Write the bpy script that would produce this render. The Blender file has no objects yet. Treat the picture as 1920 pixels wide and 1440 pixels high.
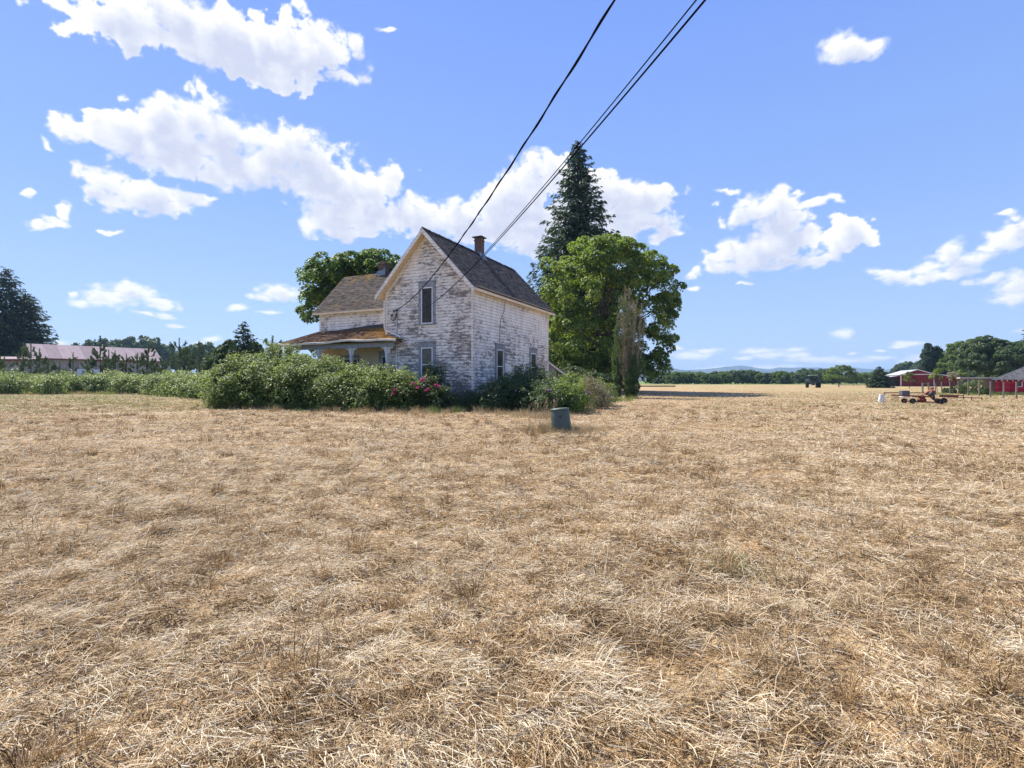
import bpy, math, random
import numpy as np
from mathutils import Vector, Matrix

random.seed(7)
RNG = np.random.default_rng(7)
scene = bpy.context.scene
COL = scene.collection
R = math.radians

# ------------------------------------------------------------------ camera, sky, sun, exposure
CAM_H = 1.5
cam_d = bpy.data.cameras.new('camera')
cam_d.sensor_width = 36.0
cam_d.lens = 18.0
cam_d.shift_y = -6.0 / 1920.0
cam_d.clip_start = 0.05
cam_d.clip_end = 20000.0
cam = bpy.data.objects.new('camera', cam_d)
COL.objects.link(cam)
cam.location = (0, 0, CAM_H)
cam.rotation_euler = (R(90), 0, 0)
scene.camera = cam

SUN_EL = R(54.0)
SUN_AZ = R(-46.0)          # left of straight ahead
SDIR = Vector((math.cos(SUN_EL) * math.sin(SUN_AZ), math.cos(SUN_EL) * math.cos(SUN_AZ), math.sin(SUN_EL)))
sun_d = bpy.data.lights.new('sun', 'SUN')
sun_d.energy = 4.2
sun_d.angle = R(0.5)
sun_d.color = (1.0, 0.94, 0.85)
sun = bpy.data.objects.new('sun', sun_d)
COL.objects.link(sun)
sun.rotation_euler = (-SDIR).to_track_quat('-Z', 'Y').to_euler()

scene.view_settings.view_transform = 'Standard'
scene.view_settings.look = 'None'
scene.view_settings.exposure = 0.98
scene.view_settings.gamma = 1.0
scene.view_settings.use_curve_mapping = False
scene.render.engine = 'CYCLES'
scene.cycles.max_bounces = 6
scene.cycles.diffuse_bounces = 3
scene.cycles.transparent_max_bounces = 6
scene.cycles.volume_bounces = 0
scene.cycles.use_adaptive_sampling = True
scene.cycles.adaptive_threshold = 0.015

SKY_STRENGTH = 0.08
SKY_TINT = (0.62, 0.64, 0.98)
SKY_EVEN = 0.72
CLOUD_LIT = 0.53
# colour by elevation (radians)
SKY_GRAD = [(0.0, (0.31, 0.41, 0.53)), (0.10, (0.255, 0.370, 0.54)), (0.30, (0.180, 0.295, 0.545)), (0.60, (0.130, 0.230, 0.555)), (1.0, (0.10, 0.185, 0.50))]
# cloud bodies: x, y, half width, half height in a 1920 wide 18 mm view, turned into azimuth and elevation below
CLOUDS = [
 (250,60,150,40),(400,68,190,66),(540,84,122,62),(470,112,120,40),(620,150,42,20),(600,110,50,30),(665,145,18,12),(680,95,16,22),(640,118,20,12),
 (170,250,58,42),(235,235,80,52),(300,225,80,48),(385,225,60,42),(250,275,95,38),(330,275,100,42),(430,255,70,46),(470,300,85,40),(410,310,70,26),
 (540,285,58,48),(550,240,14,12),(100,275,14,10),(590,320,55,48),(635,345,60,50),(690,350,52,34),(740,335,32,26),(620,400,58,40),(700,400,80,40),
 (770,400,60,40),(835,370,22,24),(850,405,60,36),(930,385,55,38),(980,365,55,42),(1010,330,26,30),(900,430,90,32),(990,430,80,50),(640,425,60,18),(1000,470,60,20),
 (1120,350,34,36),(1150,380,50,44),(1200,385,52,34),(1170,425,60,26),(1235,425,30,18),(1060,330,30,36),(1080,420,90,60),
 (220,352,58,22),(290,370,62,26),(345,372,42,22),(320,395,40,14),(390,362,12,6),(165,335,22,14),(215,425,20,6),(112,375,20,22),(95,400,30,12),(65,410,30,8),(45,355,15,6),
 (215,562,62,20),(160,570,28,8),(255,552,44,17),(300,570,30,9),(140,550,12,7),(310,590,16,5),(278,590,22,3),
 (532,550,44,13),(500,558,26,7),(448,580,20,7),(395,635,22,6),(520,588,24,4),(325,608,16,4),
 (1480,375,34,28),(1440,395,46,26),(1400,400,18,20),(1545,385,34,18),(1480,420,52,30),(1362,405,10,9),(1600,440,48,36),(1570,460,30,24),(1380,460,34,26),
 (1340,480,40,20),(1430,470,56,26),(1500,455,44,30),(1400,490,60,16),(1480,490,50,12),(1540,498,46,10),(1300,500,18,10),(1350,372,26,6),(1402,528,16,4),(1304,536,10,5),
 (1790,475,32,26),(1830,492,50,18),(1740,500,50,16),(1680,510,44,12),(1760,515,90,10),(1860,470,22,10),(1900,450,46,30),(1925,420,40,22),(1905,398,36,5),
 (1870,525,30,8),(1910,540,34,20),(1900,560,34,14),(1820,530,12,5),
 (1590,95,72,26),(1560,85,40,24),(1640,90,30,16),(745,84,18,9),
 (1300,664,42,7),(1325,656,26,5),(1270,652,14,4),(1420,660,34,6),(1440,668,36,6),(1395,672,20,4),(1490,660,24,5),(1500,670,26,6),(1540,676,60,6),(1590,678,60,5),(1650,672,36,5),
 (1585,628,18,8),(1706,643,34,7),(1690,648,24,5),(1650,658,12,3),(1725,675,24,9),(1710,680,30,6),(1790,655,16,6),(1930,620,30,4),(1600,663,9,3),(1248,605,12,5),(1350,690,40,4),(1440,690,70,4),
 (115,645,20,6),(370,640,14,3),
]
world = bpy.data.worlds.new('World')
scene.world = world
world.use_nodes = True


class NT:
    """small helper for writing node trees"""
    def __init__(self, tree):
        self.t = tree

    def n(self, typ, ins=None, **props):
        nd = self.t.nodes.new(typ)
        for k, v in props.items():
            setattr(nd, k, v)
        for k, v in (ins or {}).items():
            s = nd.inputs[k]
            if isinstance(v, bpy.types.NodeSocket):
                self.t.links.new(v, s)
            else:
                s.default_value = v
        return nd

    def math(self, op, a, b=0.0, c=0.0, clamp=False):
        return self.n('ShaderNodeMath', {0: a, 1: b, 2: c}, operation=op, use_clamp=clamp).outputs[0]

    def vmath(self, op, a, b=(0, 0, 0)):
        nd = self.n('ShaderNodeVectorMath', {0: a, 1: b}, operation=op)
        return nd.outputs['Value'] if op in ('LENGTH', 'DOT_PRODUCT', 'DISTANCE') else nd.outputs[0]

    def noise(self, vec, scale, detail=4.0, rough=0.55, dist=0.0, out='Fac'):
        return self.n('ShaderNodeTexNoise', {'Vector': vec, 'Scale': scale, 'Detail': detail, 'Roughness': rough, 'Distortion': dist}).outputs[out]

    def smooth(self, v, a, b, c=0.0, d=1.0):
        return self.n('ShaderNodeMapRange', {'Value': v, 'From Min': a, 'From Max': b, 'To Min': c, 'To Max': d}, interpolation_type='SMOOTHSTEP').outputs[0]

    def lin(self, v, a, b, c=0.0, d=1.0):
        return self.n('ShaderNodeMapRange', {'Value': v, 'From Min': a, 'From Max': b, 'To Min': c, 'To Max': d}).outputs[0]

    def mix(self, f, a, b, blend='MIX'):
        nd = self.t.nodes.new('ShaderNodeMix')
        nd.data_type = 'RGBA'
        nd.blend_type = blend
        for i, v in ((0, f), (6, a), (7, b)):
            s = nd.inputs[i]
            if isinstance(v, bpy.types.NodeSocket):
                self.t.links.new(v, s)
            else:
                s.default_value = (*v, 1.0) if (i > 0 and len(v) == 3) else v
        return nd.outputs[2]

    def ramp(self, f, stops):
        nd = self.t.nodes.new('ShaderNodeValToRGB')
        cr = nd.color_ramp
        while len(cr.elements) > 1:
            cr.elements.remove(cr.elements[-1])
        cr.elements[0].position = stops[0][0]
        cr.elements[0].color = (*stops[0][1], 1)
        for p, c in stops[1:]:
            e = cr.elements.new(p)
            e.color = (*c, 1)
        self.t.links.new(f, nd.inputs[0])
        return nd.outputs[0]


def px_dir(px, py):
    u = (px - 960) / 960.0
    v = (714 - py) / 960.0
    return math.atan2(u, 1.0), math.asin(v / math.sqrt(1 + u * u + v * v))


def build_world():
    t = world.node_tree
    t.nodes.clear()
    N = NT(t)
    tc = t.nodes.new('ShaderNodeTexCoord')
    d = N.vmath('NORMALIZE', tc.outputs['Generated'])
    sep = N.n('ShaderNodeSeparateXYZ', {0: d})
    el = N.math('ARCSINE', sep.outputs[2])
    # the Nishita sky, its glare round the hidden sun evened out by a plain gradient over elevation
    sky = N.n('ShaderNodeTexSky', sky_type='NISHITA', sun_disc=False, sun_elevation=SUN_EL, sun_rotation=SUN_AZ,
              altitude=60.0, air_density=1.0, dust_density=0.3, ozone_density=2.0)
    nish = N.mix(1.0, sky.outputs[0], tuple(SKY_STRENGTH * c for c in SKY_TINT), 'MULTIPLY')
    skyc = N.mix(SKY_EVEN, nish, N.ramp(el, SKY_GRAD))
    bg1 = N.n('ShaderNodeBackground', {'Color': skyc, 'Strength': 1.0})
    out = t.nodes.new('ShaderNodeOutputWorld')
    t.links.new(bg1.outputs[0], out.inputs[0])


build_world()
world.cycles.sampling_method = 'MANUAL'
world.cycles.sample_map_resolution = 512

# ------------------------------------------------------------------ helpers: points, tags, meshes


def at(px, py, Y):
    """the point seen at photo pixel (px, py) at Y metres ahead of the photographer"""
    return Vector(((px - 960) / 960.0 * Y, Y, CAM_H + (714 - py) / 960.0 * Y))


def gx(px, Y):
    return (px - 960) / 960.0 * Y


def gz(py, Y):
    return CAM_H + (714 - py) / 960.0 * Y


def tag(o, label=None, cat=None, group=None, kind=None):
    if label:
        o['label'] = label
    if cat:
        o['category'] = cat
    if group:
        o['group'] = group
    if kind:
        o['kind'] = kind
    return o


def empty(name, loc=(0, 0, 0), rz=0.0, label=None, cat=None, group=None):
    o = bpy.data.objects.new(name, None)
    o.empty_display_size = 0.3
    COL.objects.link(o)
    o.location = loc
    o.rotation_euler = (0, 0, rz)
    return tag(o, label, cat, group)


def np_mesh(name, V, F, mats, parent=None, attrs=None, smooth=False, loc=None, midx=None):
    """V (n,3), F (m,k) with k 3 or 4"""
    me = bpy.data.meshes.new(name)
    V = np.asarray(V, dtype=np.float32)
    F = np.asarray(F, dtype=np.int32)
    m, k = F.shape
    me.vertices.add(len(V))
    me.vertices.foreach_set('co', V.ravel())
    me.loops.add(m * k)
    me.loops.foreach_set('vertex_index', F.ravel())
    me.polygons.add(m)
    me.polygons.foreach_set('loop_start', np.arange(0, m * k, k, dtype=np.int32))
    me.polygons.foreach_set('loop_total', np.full(m, k, dtype=np.int32))
    if midx is not None:
        me.polygons.foreach_set('material_index', np.asarray(midx, dtype=np.int32))
    me.update(calc_edges=True)
    if smooth:
        me.polygons.foreach_set('use_smooth', np.ones(m, dtype=bool))
    for an, av in (attrs or {}).items():
        a = me.attributes.new(an, 'FLOAT', 'POINT')
        a.data.foreach_set('value', np.asarray(av, dtype=np.float32))
    for mt in (mats if isinstance(mats, (list, tuple)) else [mats]):
        me.materials.append(mt)
    o = bpy.data.objects.new(name, me)
    COL.objects.link(o)
    if parent:
        o.parent = parent
    if loc is not None:
        o.location = loc
    return o


class MB:
    """collects faces, then links them as one mesh object"""
    def __init__(self):
        self.v = []
        self.f = []
        self.mi = []

    def face(self, pts, mi=0):
        n = len(self.v)
        self.v += [tuple(p) for p in pts]
        self.f.append(list(range(n, n + len(pts))))
        self.mi.append(mi)

    def prism(self, pts, d, mi=0):
        """polygon pts extruded by vector d"""
        d = Vector(d)
        A = [Vector(p) for p in pts]
        B = [p + d for p in A]
        self.face(A[::-1], mi)
        self.face(B, mi)
        for i in range(len(A)):
            j = (i + 1) % len(A)
            self.face([A[i], A[j], B[j], B[i]], mi)

    def box(self, c, s, rz=0.0, mi=0, rot=None):
        M = rot or Matrix.Rotation(rz, 3, 'Z')
        c = Vector(c)
        h = [x / 2 for x in s]
        P = [c + M @ Vector((x * h[0], y * h[1], z * h[2])) for z in (-1, 1) for y in (-1, 1) for x in (-1, 1)]
        for q in ((0, 2, 3, 1), (4, 5, 7, 6), (0, 1, 5, 4), (2, 6, 7, 3), (0, 4, 6, 2), (1, 3, 7, 5)):
            self.face([P[i] for i in q], mi)

    def b2(self, lo, hi, mi=0):
        self.box([(a + b) / 2 for a, b in zip(lo, hi)], [abs(b - a) for a, b in zip(lo, hi)], mi=mi)

    def bar(self, p0, p1, w, h, mi=0, up=(0, 0, 1)):
        p0, p1 = Vector(p0), Vector(p1)
        d = (p1 - p0).normalized()
        u = Vector(up)
        s = d.cross(u)
        if s.length < 1e-4:
            s = d.cross(Vector((1, 0, 0)))
        s.normalize()
        u = s.cross(d)
        a = [p0 + s * x * w / 2 + u * z * h / 2 for x, z in ((-1, -1), (1, -1), (1, 1), (-1, 1))]
        self.prism(a, p1 - p0, mi)

    def tube(self, pts, radii, seg=8, mi=0, cap=True):
        pts = [Vector(p) for p in pts]
        if not isinstance(radii, (list, tuple)):
            radii = [radii] * len(pts)
        n0 = len(self.v)
        prev = None
        for i, p in enumerate(pts):
            d = (pts[min(i + 1, len(pts) - 1)] - pts[max(i - 1, 0)]).normalized()
            if prev is None:
                s = d.cross(Vector((0, 0, 1)))
                if s.length < 1e-3:
                    s = Vector((1, 0, 0))
            else:
                s = prev - d * prev.dot(d)
            s.normalize()
            prev = s
            u = d.cross(s)
            for k in range(seg):
                a = 2 * math.pi * k / seg
                self.v.append(tuple(p + (s * math.cos(a) + u * math.sin(a)) * radii[i]))
        for i in range(len(pts) - 1):
            for k in range(seg):
                k2 = (k + 1) % seg
                self.f.append([n0 + i * seg + k, n0 + i * seg + k2, n0 + (i + 1) * seg + k2, n0 + (i + 1) * seg + k])
                self.mi.append(mi)
        if cap:
            self.f.append([n0 + k for k in range(seg)][::-1])
            self.f.append([n0 + (len(pts) - 1) * seg + k for k in range(seg)])
            self.mi += [mi, mi]

    def lathe(self, prof, c=(0, 0, 0), seg=20, axis='z', mi=0):
        """prof = [(r, z)...]"""
        n0 = len(self.v)
        c = Vector(c)
        for r, z in prof:
            for k in range(seg):
                a = 2 * math.pi * k / seg
                x, y = r * math.cos(a), r * math.sin(a)
                p = (x, y, z) if axis == 'z' else ((z, x, y) if axis == 'x' else (x, z, y))
                self.v.append(tuple(c + Vector(p)))
        for i in range(len(prof) - 1):
            for k in range(seg):
                k2 = (k + 1) % seg
                self.f.append([n0 + i * seg + k, n0 + i * seg + k2, n0 + (i + 1) * seg + k2, n0 + (i + 1) * seg + k])
                self.mi.append(mi)

    def build(self, name, mats, parent=None, smooth=False, loc=None, rz=None, bevel=0.0, label=None):
        me = bpy.data.meshes.new(name)
        me.from_pydata(self.v, [], self.f)
        me.polygons.foreach_set('material_index', self.mi)
        me.update()
        for mt in (mats if isinstance(mats, (list, tuple)) else [mats]):
            me.materials.append(mt)
        if smooth:
            me.polygons.foreach_set('use_smooth', [True] * len(me.polygons))
        o = bpy.data.objects.new(name, me)
        COL.objects.link(o)
        if parent:
            o.parent = parent
        if loc is not None:
            o.location = loc
        if rz is not None:
            o.rotation_euler = (0, 0, rz)
        if bevel:
            import bmesh
            bm = bmesh.new()
            bm.from_mesh(me)
            bmesh.ops.remove_doubles(bm, verts=bm.verts, dist=1e-5)
            bmesh.ops.recalc_face_normals(bm, faces=bm.faces)
            bmesh.ops.bevel(bm, geom=bm.edges[:], offset=bevel, segments=1, affect='EDGES', clamp_overlap=True)
            bm.to_mesh(me)
            bm.free()
        if label:
            o['label'] = label
        return o


def copy_tree(o, parent=None):
    c = o.copy()
    COL.objects.link(c)
    c.parent = parent
    for ch in list(o.children):
        copy_tree(ch, c)
    return c


def _h(ix, iy, s):
    v = np.sin(ix * 127.1 + iy * 311.7 + s * 74.7) * 43758.5453
    return v - np.floor(v)


def vnoise(x, y, s=0.0):
    x = np.asarray(x, dtype=np.float64)
    y = np.asarray(y, dtype=np.float64)
    ix, iy = np.floor(x), np.floor(y)
    fx, fy = x - ix, y - iy
    fx = fx * fx * (3 - 2 * fx)
    fy = fy * fy * (3 - 2 * fy)
    a = _h(ix, iy, s) * (1 - fx) + _h(ix + 1, iy, s) * fx
    b = _h(ix, iy + 1, s) * (1 - fx) + _h(ix + 1, iy + 1, s) * fx
    return a * (1 - fy) + b * fy


def fbm(x, y, s=0.0, o=4):
    t, a, n = 0.0, 0.5, 0.0
    for i in range(o):
        t = t + a * vnoise(x * 2 ** i, y * 2 ** i, s + i * 3.1)
        n += a
        a *= 0.5
    return t / n


def ground_h(x, y):
    x = np.asarray(x, dtype=np.float64)
    y = np.asarray(y, dtype=np.float64)
    fade = np.clip((70.0 - np.abs(y)) / 40.0, 0, 1) * np.clip((70.0 - np.abs(x)) / 30.0, 0, 1)
    h = 0.075 * (fbm(x * 0.9, y * 1.2, 2, 3) - 0.5) + 0.09 * (fbm(x * 0.16, y * 0.22, 5, 2) - 0.5) + 0.075 * (fbm(x * 4, y * 4, 9, 2) - 0.5) + 0.035 * (vnoise(x * 14, y * 14, 12) - 0.5)
    return h * fade


# ------------------------------------------------------------------ materials
def new_mat(name):
    m = bpy.data.materials.new(name)
    m.use_nodes = True
    t = m.node_tree
    t.nodes.clear()
    N = NT(t)
    out = t.nodes.new('ShaderNodeOutputMaterial')
    return m, N, out


def fin(N, out, col, rough=0.8, spec=0.3, metal=0.0, bump=None, bs=0.3, bd=0.02):
    ins = {'Base Color': col, 'Roughness': rough, 'Specular IOR Level': spec, 'Metallic': metal}
    if not isinstance(col, bpy.types.NodeSocket):
        ins['Base Color'] = (*col, 1)
    p = N.n('ShaderNodeBsdfPrincipled', ins)
    if bump is not None:
        b = N.n('ShaderNodeBump', {'Height': bump, 'Strength': bs, 'Distance': bd})
        N.t.links.new(b.outputs[0], p.inputs['Normal'])
    N.t.links.new(p.outputs[0], out.inputs[0])
    return p


def simple(name, c, rough=0.7, var=0.25, scale=6.0, spec=0.3, metal=0.0, bs=0.2):
    m, N, out = new_mat(name)
    tc = N.t.nodes.new('ShaderNodeTexCoord')
    n1 = N.noise(tc.outputs['Object'], scale, 5.0, 0.6)
    n2 = N.noise(tc.outputs['Object'], scale * 7, 3.0, 0.6)
    f = N.math('ADD', N.math('MULTIPLY', n1, 0.65), N.math('MULTIPLY', n2, 0.35))
    lo = tuple(x * (1 - var) for x in c)
    hi = tuple(min(1, x * (1 + var)) for x in c)
    col = N.mix(N.smooth(f, 0.3, 0.7), lo, hi)
    fin(N, out, col, rough, spec, metal, n2, bs, 0.01)
    return m


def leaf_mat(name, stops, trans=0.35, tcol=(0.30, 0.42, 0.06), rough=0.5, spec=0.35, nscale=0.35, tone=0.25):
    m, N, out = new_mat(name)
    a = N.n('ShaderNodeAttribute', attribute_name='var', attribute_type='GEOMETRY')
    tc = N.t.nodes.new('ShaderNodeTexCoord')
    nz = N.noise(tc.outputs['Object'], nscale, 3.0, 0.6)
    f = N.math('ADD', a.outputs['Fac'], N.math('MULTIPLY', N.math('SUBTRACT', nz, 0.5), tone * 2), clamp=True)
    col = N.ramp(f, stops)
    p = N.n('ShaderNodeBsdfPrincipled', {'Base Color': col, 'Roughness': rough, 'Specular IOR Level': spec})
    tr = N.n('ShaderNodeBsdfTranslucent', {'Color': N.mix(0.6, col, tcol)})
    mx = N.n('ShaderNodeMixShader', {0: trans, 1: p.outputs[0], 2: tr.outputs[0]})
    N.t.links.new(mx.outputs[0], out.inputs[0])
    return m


M = {}
M['maple'] = leaf_mat('maple_leaf', [(0.0, (0.030, 0.060, 0.012)), (0.40, (0.105, 0.170, 0.028)), (0.75, (0.22, 0.28, 0.045)), (1.0, (0.42, 0.43, 0.09))], 0.45, (0.38, 0.52, 0.05))
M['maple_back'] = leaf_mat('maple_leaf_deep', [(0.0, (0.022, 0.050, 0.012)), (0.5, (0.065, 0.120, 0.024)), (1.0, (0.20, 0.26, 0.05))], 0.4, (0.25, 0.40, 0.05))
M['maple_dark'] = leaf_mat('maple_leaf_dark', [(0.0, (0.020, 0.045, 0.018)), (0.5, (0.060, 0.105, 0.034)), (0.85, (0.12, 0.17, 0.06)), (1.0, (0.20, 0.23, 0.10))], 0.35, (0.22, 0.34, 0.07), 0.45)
M['bright'] = leaf_mat('bright_leaf', [(0.0, (0.035, 0.065, 0.012)), (0.5, (0.10, 0.16, 0.025)), (1.0, (0.22, 0.28, 0.05))], 0.4)
M['fir'] = leaf_mat('fir_needle', [(0.0, (0.014, 0.032, 0.018)), (0.5, (0.038, 0.070, 0.034)), (1.0, (0.085, 0.125, 0.05))], 0.2, (0.09, 0.17, 0.05), 0.6, 0.25)
M['pine'] = leaf_mat('pine_needle', [(0.0, (0.030, 0.060, 0.022)), (0.5, (0.085, 0.135, 0.040)), (1.0, (0.20, 0.25, 0.08))], 0.35, (0.12, 0.2, 0.05), 0.55, 0.3)
M['bramble'] = leaf_mat('bramble_leaf', [(0.0, (0.028, 0.055, 0.014)), (0.35, (0.095, 0.150, 0.030)), (0.65, (0.22, 0.28, 0.065)), (0.88, (0.30, 0.34, 0.12)), (1.0, (0.38, 0.34, 0.18))], 0.34, (0.40, 0.52, 0.08), 0.5, 0.35, 0.5, 0.2)
M['rose_leaf'] = leaf_mat('rose_leaf', [(0.0, (0.018, 0.040, 0.012)), (0.6, (0.058, 0.100, 0.024)), (1.0, (0.14, 0.19, 0.045))], 0.3, (0.18, 0.28, 0.05), 0.45, 0.4, 0.8)
M['lime_leaf'] = leaf_mat('lime_leaf', [(0.0, (0.07, 0.13, 0.02)), (0.6, (0.17, 0.25, 0.04)), (1.0, (0.30, 0.36, 0.07))], 0.4, (0.40, 0.50, 0.06), 0.45, 0.4, 0.8)
M['petal'] = leaf_mat('rose_petal', [(0.0, (0.45, 0.03, 0.14)), (0.6, (0.65, 0.08, 0.26)), (1.0, (0.75, 0.28, 0.42))], 0.3, (0.8, 0.1, 0.3), 0.5, 0.3, 3.0, 0.05)
M['petal_mauve'] = leaf_mat('mauve_petal', [(0.0, (0.38, 0.08, 0.42)), (1.0, (0.60, 0.28, 0.62))], 0.3, (0.6, 0.2, 0.6), 0.5, 0.3, 3.0, 0.05)
M['brown_twig'] = leaf_mat('dead_foliage', [(0.0, (0.15, 0.12, 0.07)), (0.5, (0.34, 0.325, 0.19)), (1.0, (0.52, 0.50, 0.32))], 0.35, (0.3, 0.22, 0.12), 0.8, 0.1, 0.9)
M['cedar'] = leaf_mat('cedar_spray', [(0.0, (0.022, 0.05, 0.014)), (0.6, (0.065, 0.12, 0.025)), (1.0, (0.13, 0.19, 0.05))], 0.25, (0.2, 0.3, 0.06), 0.55, 0.3, 0.8)
M['dry_grass'] = leaf_mat('dry_grass_blade', [(0.0, (0.16, 0.11, 0.05)), (0.4, (0.34, 0.24, 0.12)), (0.8, (0.52, 0.41, 0.24)), (1.0, (0.66, 0.57, 0.40))], 0.3, (0.5, 0.4, 0.2), 0.6, 0.3, 0.8)
M['green_grass'] = leaf_mat('green_grass_blade', [(0.0, (0.05, 0.09, 0.02)), (0.5, (0.13, 0.19, 0.045)), (1.0, (0.30, 0.30, 0.12))], 0.35, (0.3, 0.4, 0.08), 0.5, 0.3, 0.8)
M['bark'] = simple('bark', (0.11, 0.085, 0.065), 0.9, 0.4, 3.0, 0.1, 0, 0.6)
M['bark_grey'] = simple('bark_grey', (0.25, 0.215, 0.175), 0.9, 0.35, 3.0, 0.1, 0, 0.6)
M['cane'] = simple('bramble_cane', (0.16, 0.12, 0.07), 0.7, 0.3, 4.0)


def straw_mat():
    m, N, out = new_mat('straw')
    a = N.n('ShaderNodeAttribute', attribute_name='var', attribute_type='GEOMETRY')
    col = N.ramp(a.outputs['Fac'], [(0.0, (0.06, 0.034, 0.014)), (0.18, (0.22, 0.135, 0.058)), (0.42, (0.44, 0.300, 0.150)), (0.70, (0.63, 0.475, 0.275)), (1.0, (0.77, 0.68, 0.49))])
    gcol = N.ramp(a.outputs['Fac'], [(0.0, (0.06, 0.065, 0.02)), (0.5, (0.20, 0.20, 0.06)), (1.0, (0.42, 0.38, 0.17))])
    col = N.mix(N.n('ShaderNodeAttribute', attribute_name='green', attribute_type='GEOMETRY').outputs['Fac'], col, gcol)
    p = N.n('ShaderNodeBsdfPrincipled', {'Base Color': col, 'Roughness': 0.6, 'Specular IOR Level': 0.12})
    tr = N.n('ShaderNodeBsdfTranslucent', {'Color': col})
    mx = N.n('ShaderNodeMixShader', {0: 0.22, 1: p.outputs[0], 2: tr.outputs[0]})
    N.t.links.new(mx.outputs[0], out.inputs[0])
    return m


def ground_mat():
    m, N, out = new_mat('mown_field')
    geo = N.t.nodes.new('ShaderNodeNewGeometry')
    P = geo.outputs['Position']
    sep = N.n('ShaderNodeSeparateXYZ', {0: P})
    X, Y = sep.outputs[0], sep.outputs[1]
    Pw = N.vmath('ADD', P, N.vmath('MULTIPLY', N.noise(P, 0.5, 2.0, 0.5, out='Color'), (1.2, 1.2, 0.0)))
    big = N.noise(P, 0.055, 3.0, 0.6)
    mid = N.noise(N.vmath('MULTIPLY', P, (0.5, 1.3, 1)), 0.42, 4.0, 0.6)
    small = N.noise(N.vmath('MULTIPLY', Pw, (0.7, 1.3, 1)), 3.2, 5.0, 0.65)
    fine = N.noise(P, 22.0, 6.0, 0.72)
    st = N.vmath('MULTIPLY', Pw, (18.0, 70.0, 1.0))
    st2 = N.vmath('MULTIPLY', Pw, (75.0, 22.0, 1.0))
    fib = N.math('MAXIMUM', N.noise(st, 1.0, 2.0, 0.5), N.noise(st2, 1.0, 2.0, 0.5))
    f = N.math('MULTIPLY', N.math('SUBTRACT', fine, 0.5), 1.15)
    f = N.math('ADD', f, N.math('MULTIPLY', N.math('SUBTRACT', fib, 0.56), 1.25))
    f = N.math('ADD', f, N.math('MULTIPLY', N.math('SUBTRACT', small, 0.5), 1.05))
    f = N.math('ADD', f, N.math('MULTIPLY', N.math('SUBTRACT', mid, 0.5), 0.75))
    f = N.math('ADD', f, 0.52)
    straw = N.ramp(f, [(0.0, (0.060, 0.038, 0.020)), (0.22, (0.20, 0.125, 0.058)), (0.5, (0.42, 0.285, 0.145)), (0.78, (0.60, 0.46, 0.27)), (1.0, (0.78, 0.68, 0.48))])
    orange = N.ramp(f, [(0.0, (0.07, 0.04, 0.015)), (0.35, (0.27, 0.15, 0.055)), (0.7, (0.50, 0.31, 0.125)), (1.0, (0.68, 0.50, 0.26))])
    c = N.mix(N.smooth(N.noise(N.vmath('MULTIPLY', P, (0.6, 1.4, 1)), 0.23, 5.0, 0.65), 0.46, 0.64), straw, orange)
    band = N.noise(N.vmath('MULTIPLY', P, (0.10, 0.42, 1)), 1.0, 6.0, 0.7)
    c = N.mix(N.smooth(band, 0.52, 0.72, 0.0, 0.7), c, (0.74, 0.64, 0.46))
    c = N.mix(N.smooth(band, 0.48, 0.30, 0.0, 0.6), c, (0.27, 0.17, 0.08))
    green = N.ramp(f, [(0.0, (0.04, 0.05, 0.015)), (0.4, (0.16, 0.17, 0.055)), (0.8, (0.34, 0.32, 0.12)), (1.0, (0.5, 0.46, 0.24))])
    gn = N.noise(N.vmath('MULTIPLY', P, (0.7, 1.6, 1)), 0.8, 5.0, 0.7)
    # greener near the bramble hedge on the left, in small tufts elsewhere, lush beyond the mown field
    leftg = N.math('MULTIPLY', N.smooth(N.math('MULTIPLY', X, -1.0), 2.0, 26.0), N.smooth(Y, 16.0, 55.0))
    rightg = N.math('MULTIPLY', N.smooth(X, 14.0, 40.0), N.smooth(Y, 28.0, 60.0))
    thr = N.math('SUBTRACT', 0.62, N.math('ADD', N.math('MULTIPLY', leftg, 0.20), N.math('MULTIPLY', rightg, 0.13)))
    gm = N.smooth(N.math('SUBTRACT', gn, thr), -0.02, 0.10, 0.0, 0.85)
    c = N.mix(gm, c, green)
    far = N.smooth(N.math('ADD', Y, N.math('MULTIPLY', N.noise(P, 0.05, 3.0), 24.0)), 205.0, 222.0)
    c = N.mix(far, c, N.mix(fine, (0.10, 0.15, 0.035), (0.22, 0.27, 0.08)))
    h = N.math('ADD', N.math('MULTIPLY', fine, 0.5), N.math('ADD', N.math('MULTIPLY', small, 0.9), N.math('MULTIPLY', fib, 0.5)))
    fin(N, out, c, 0.85, 0.15, 0, h, 0.85, 0.06)
    return m


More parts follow.
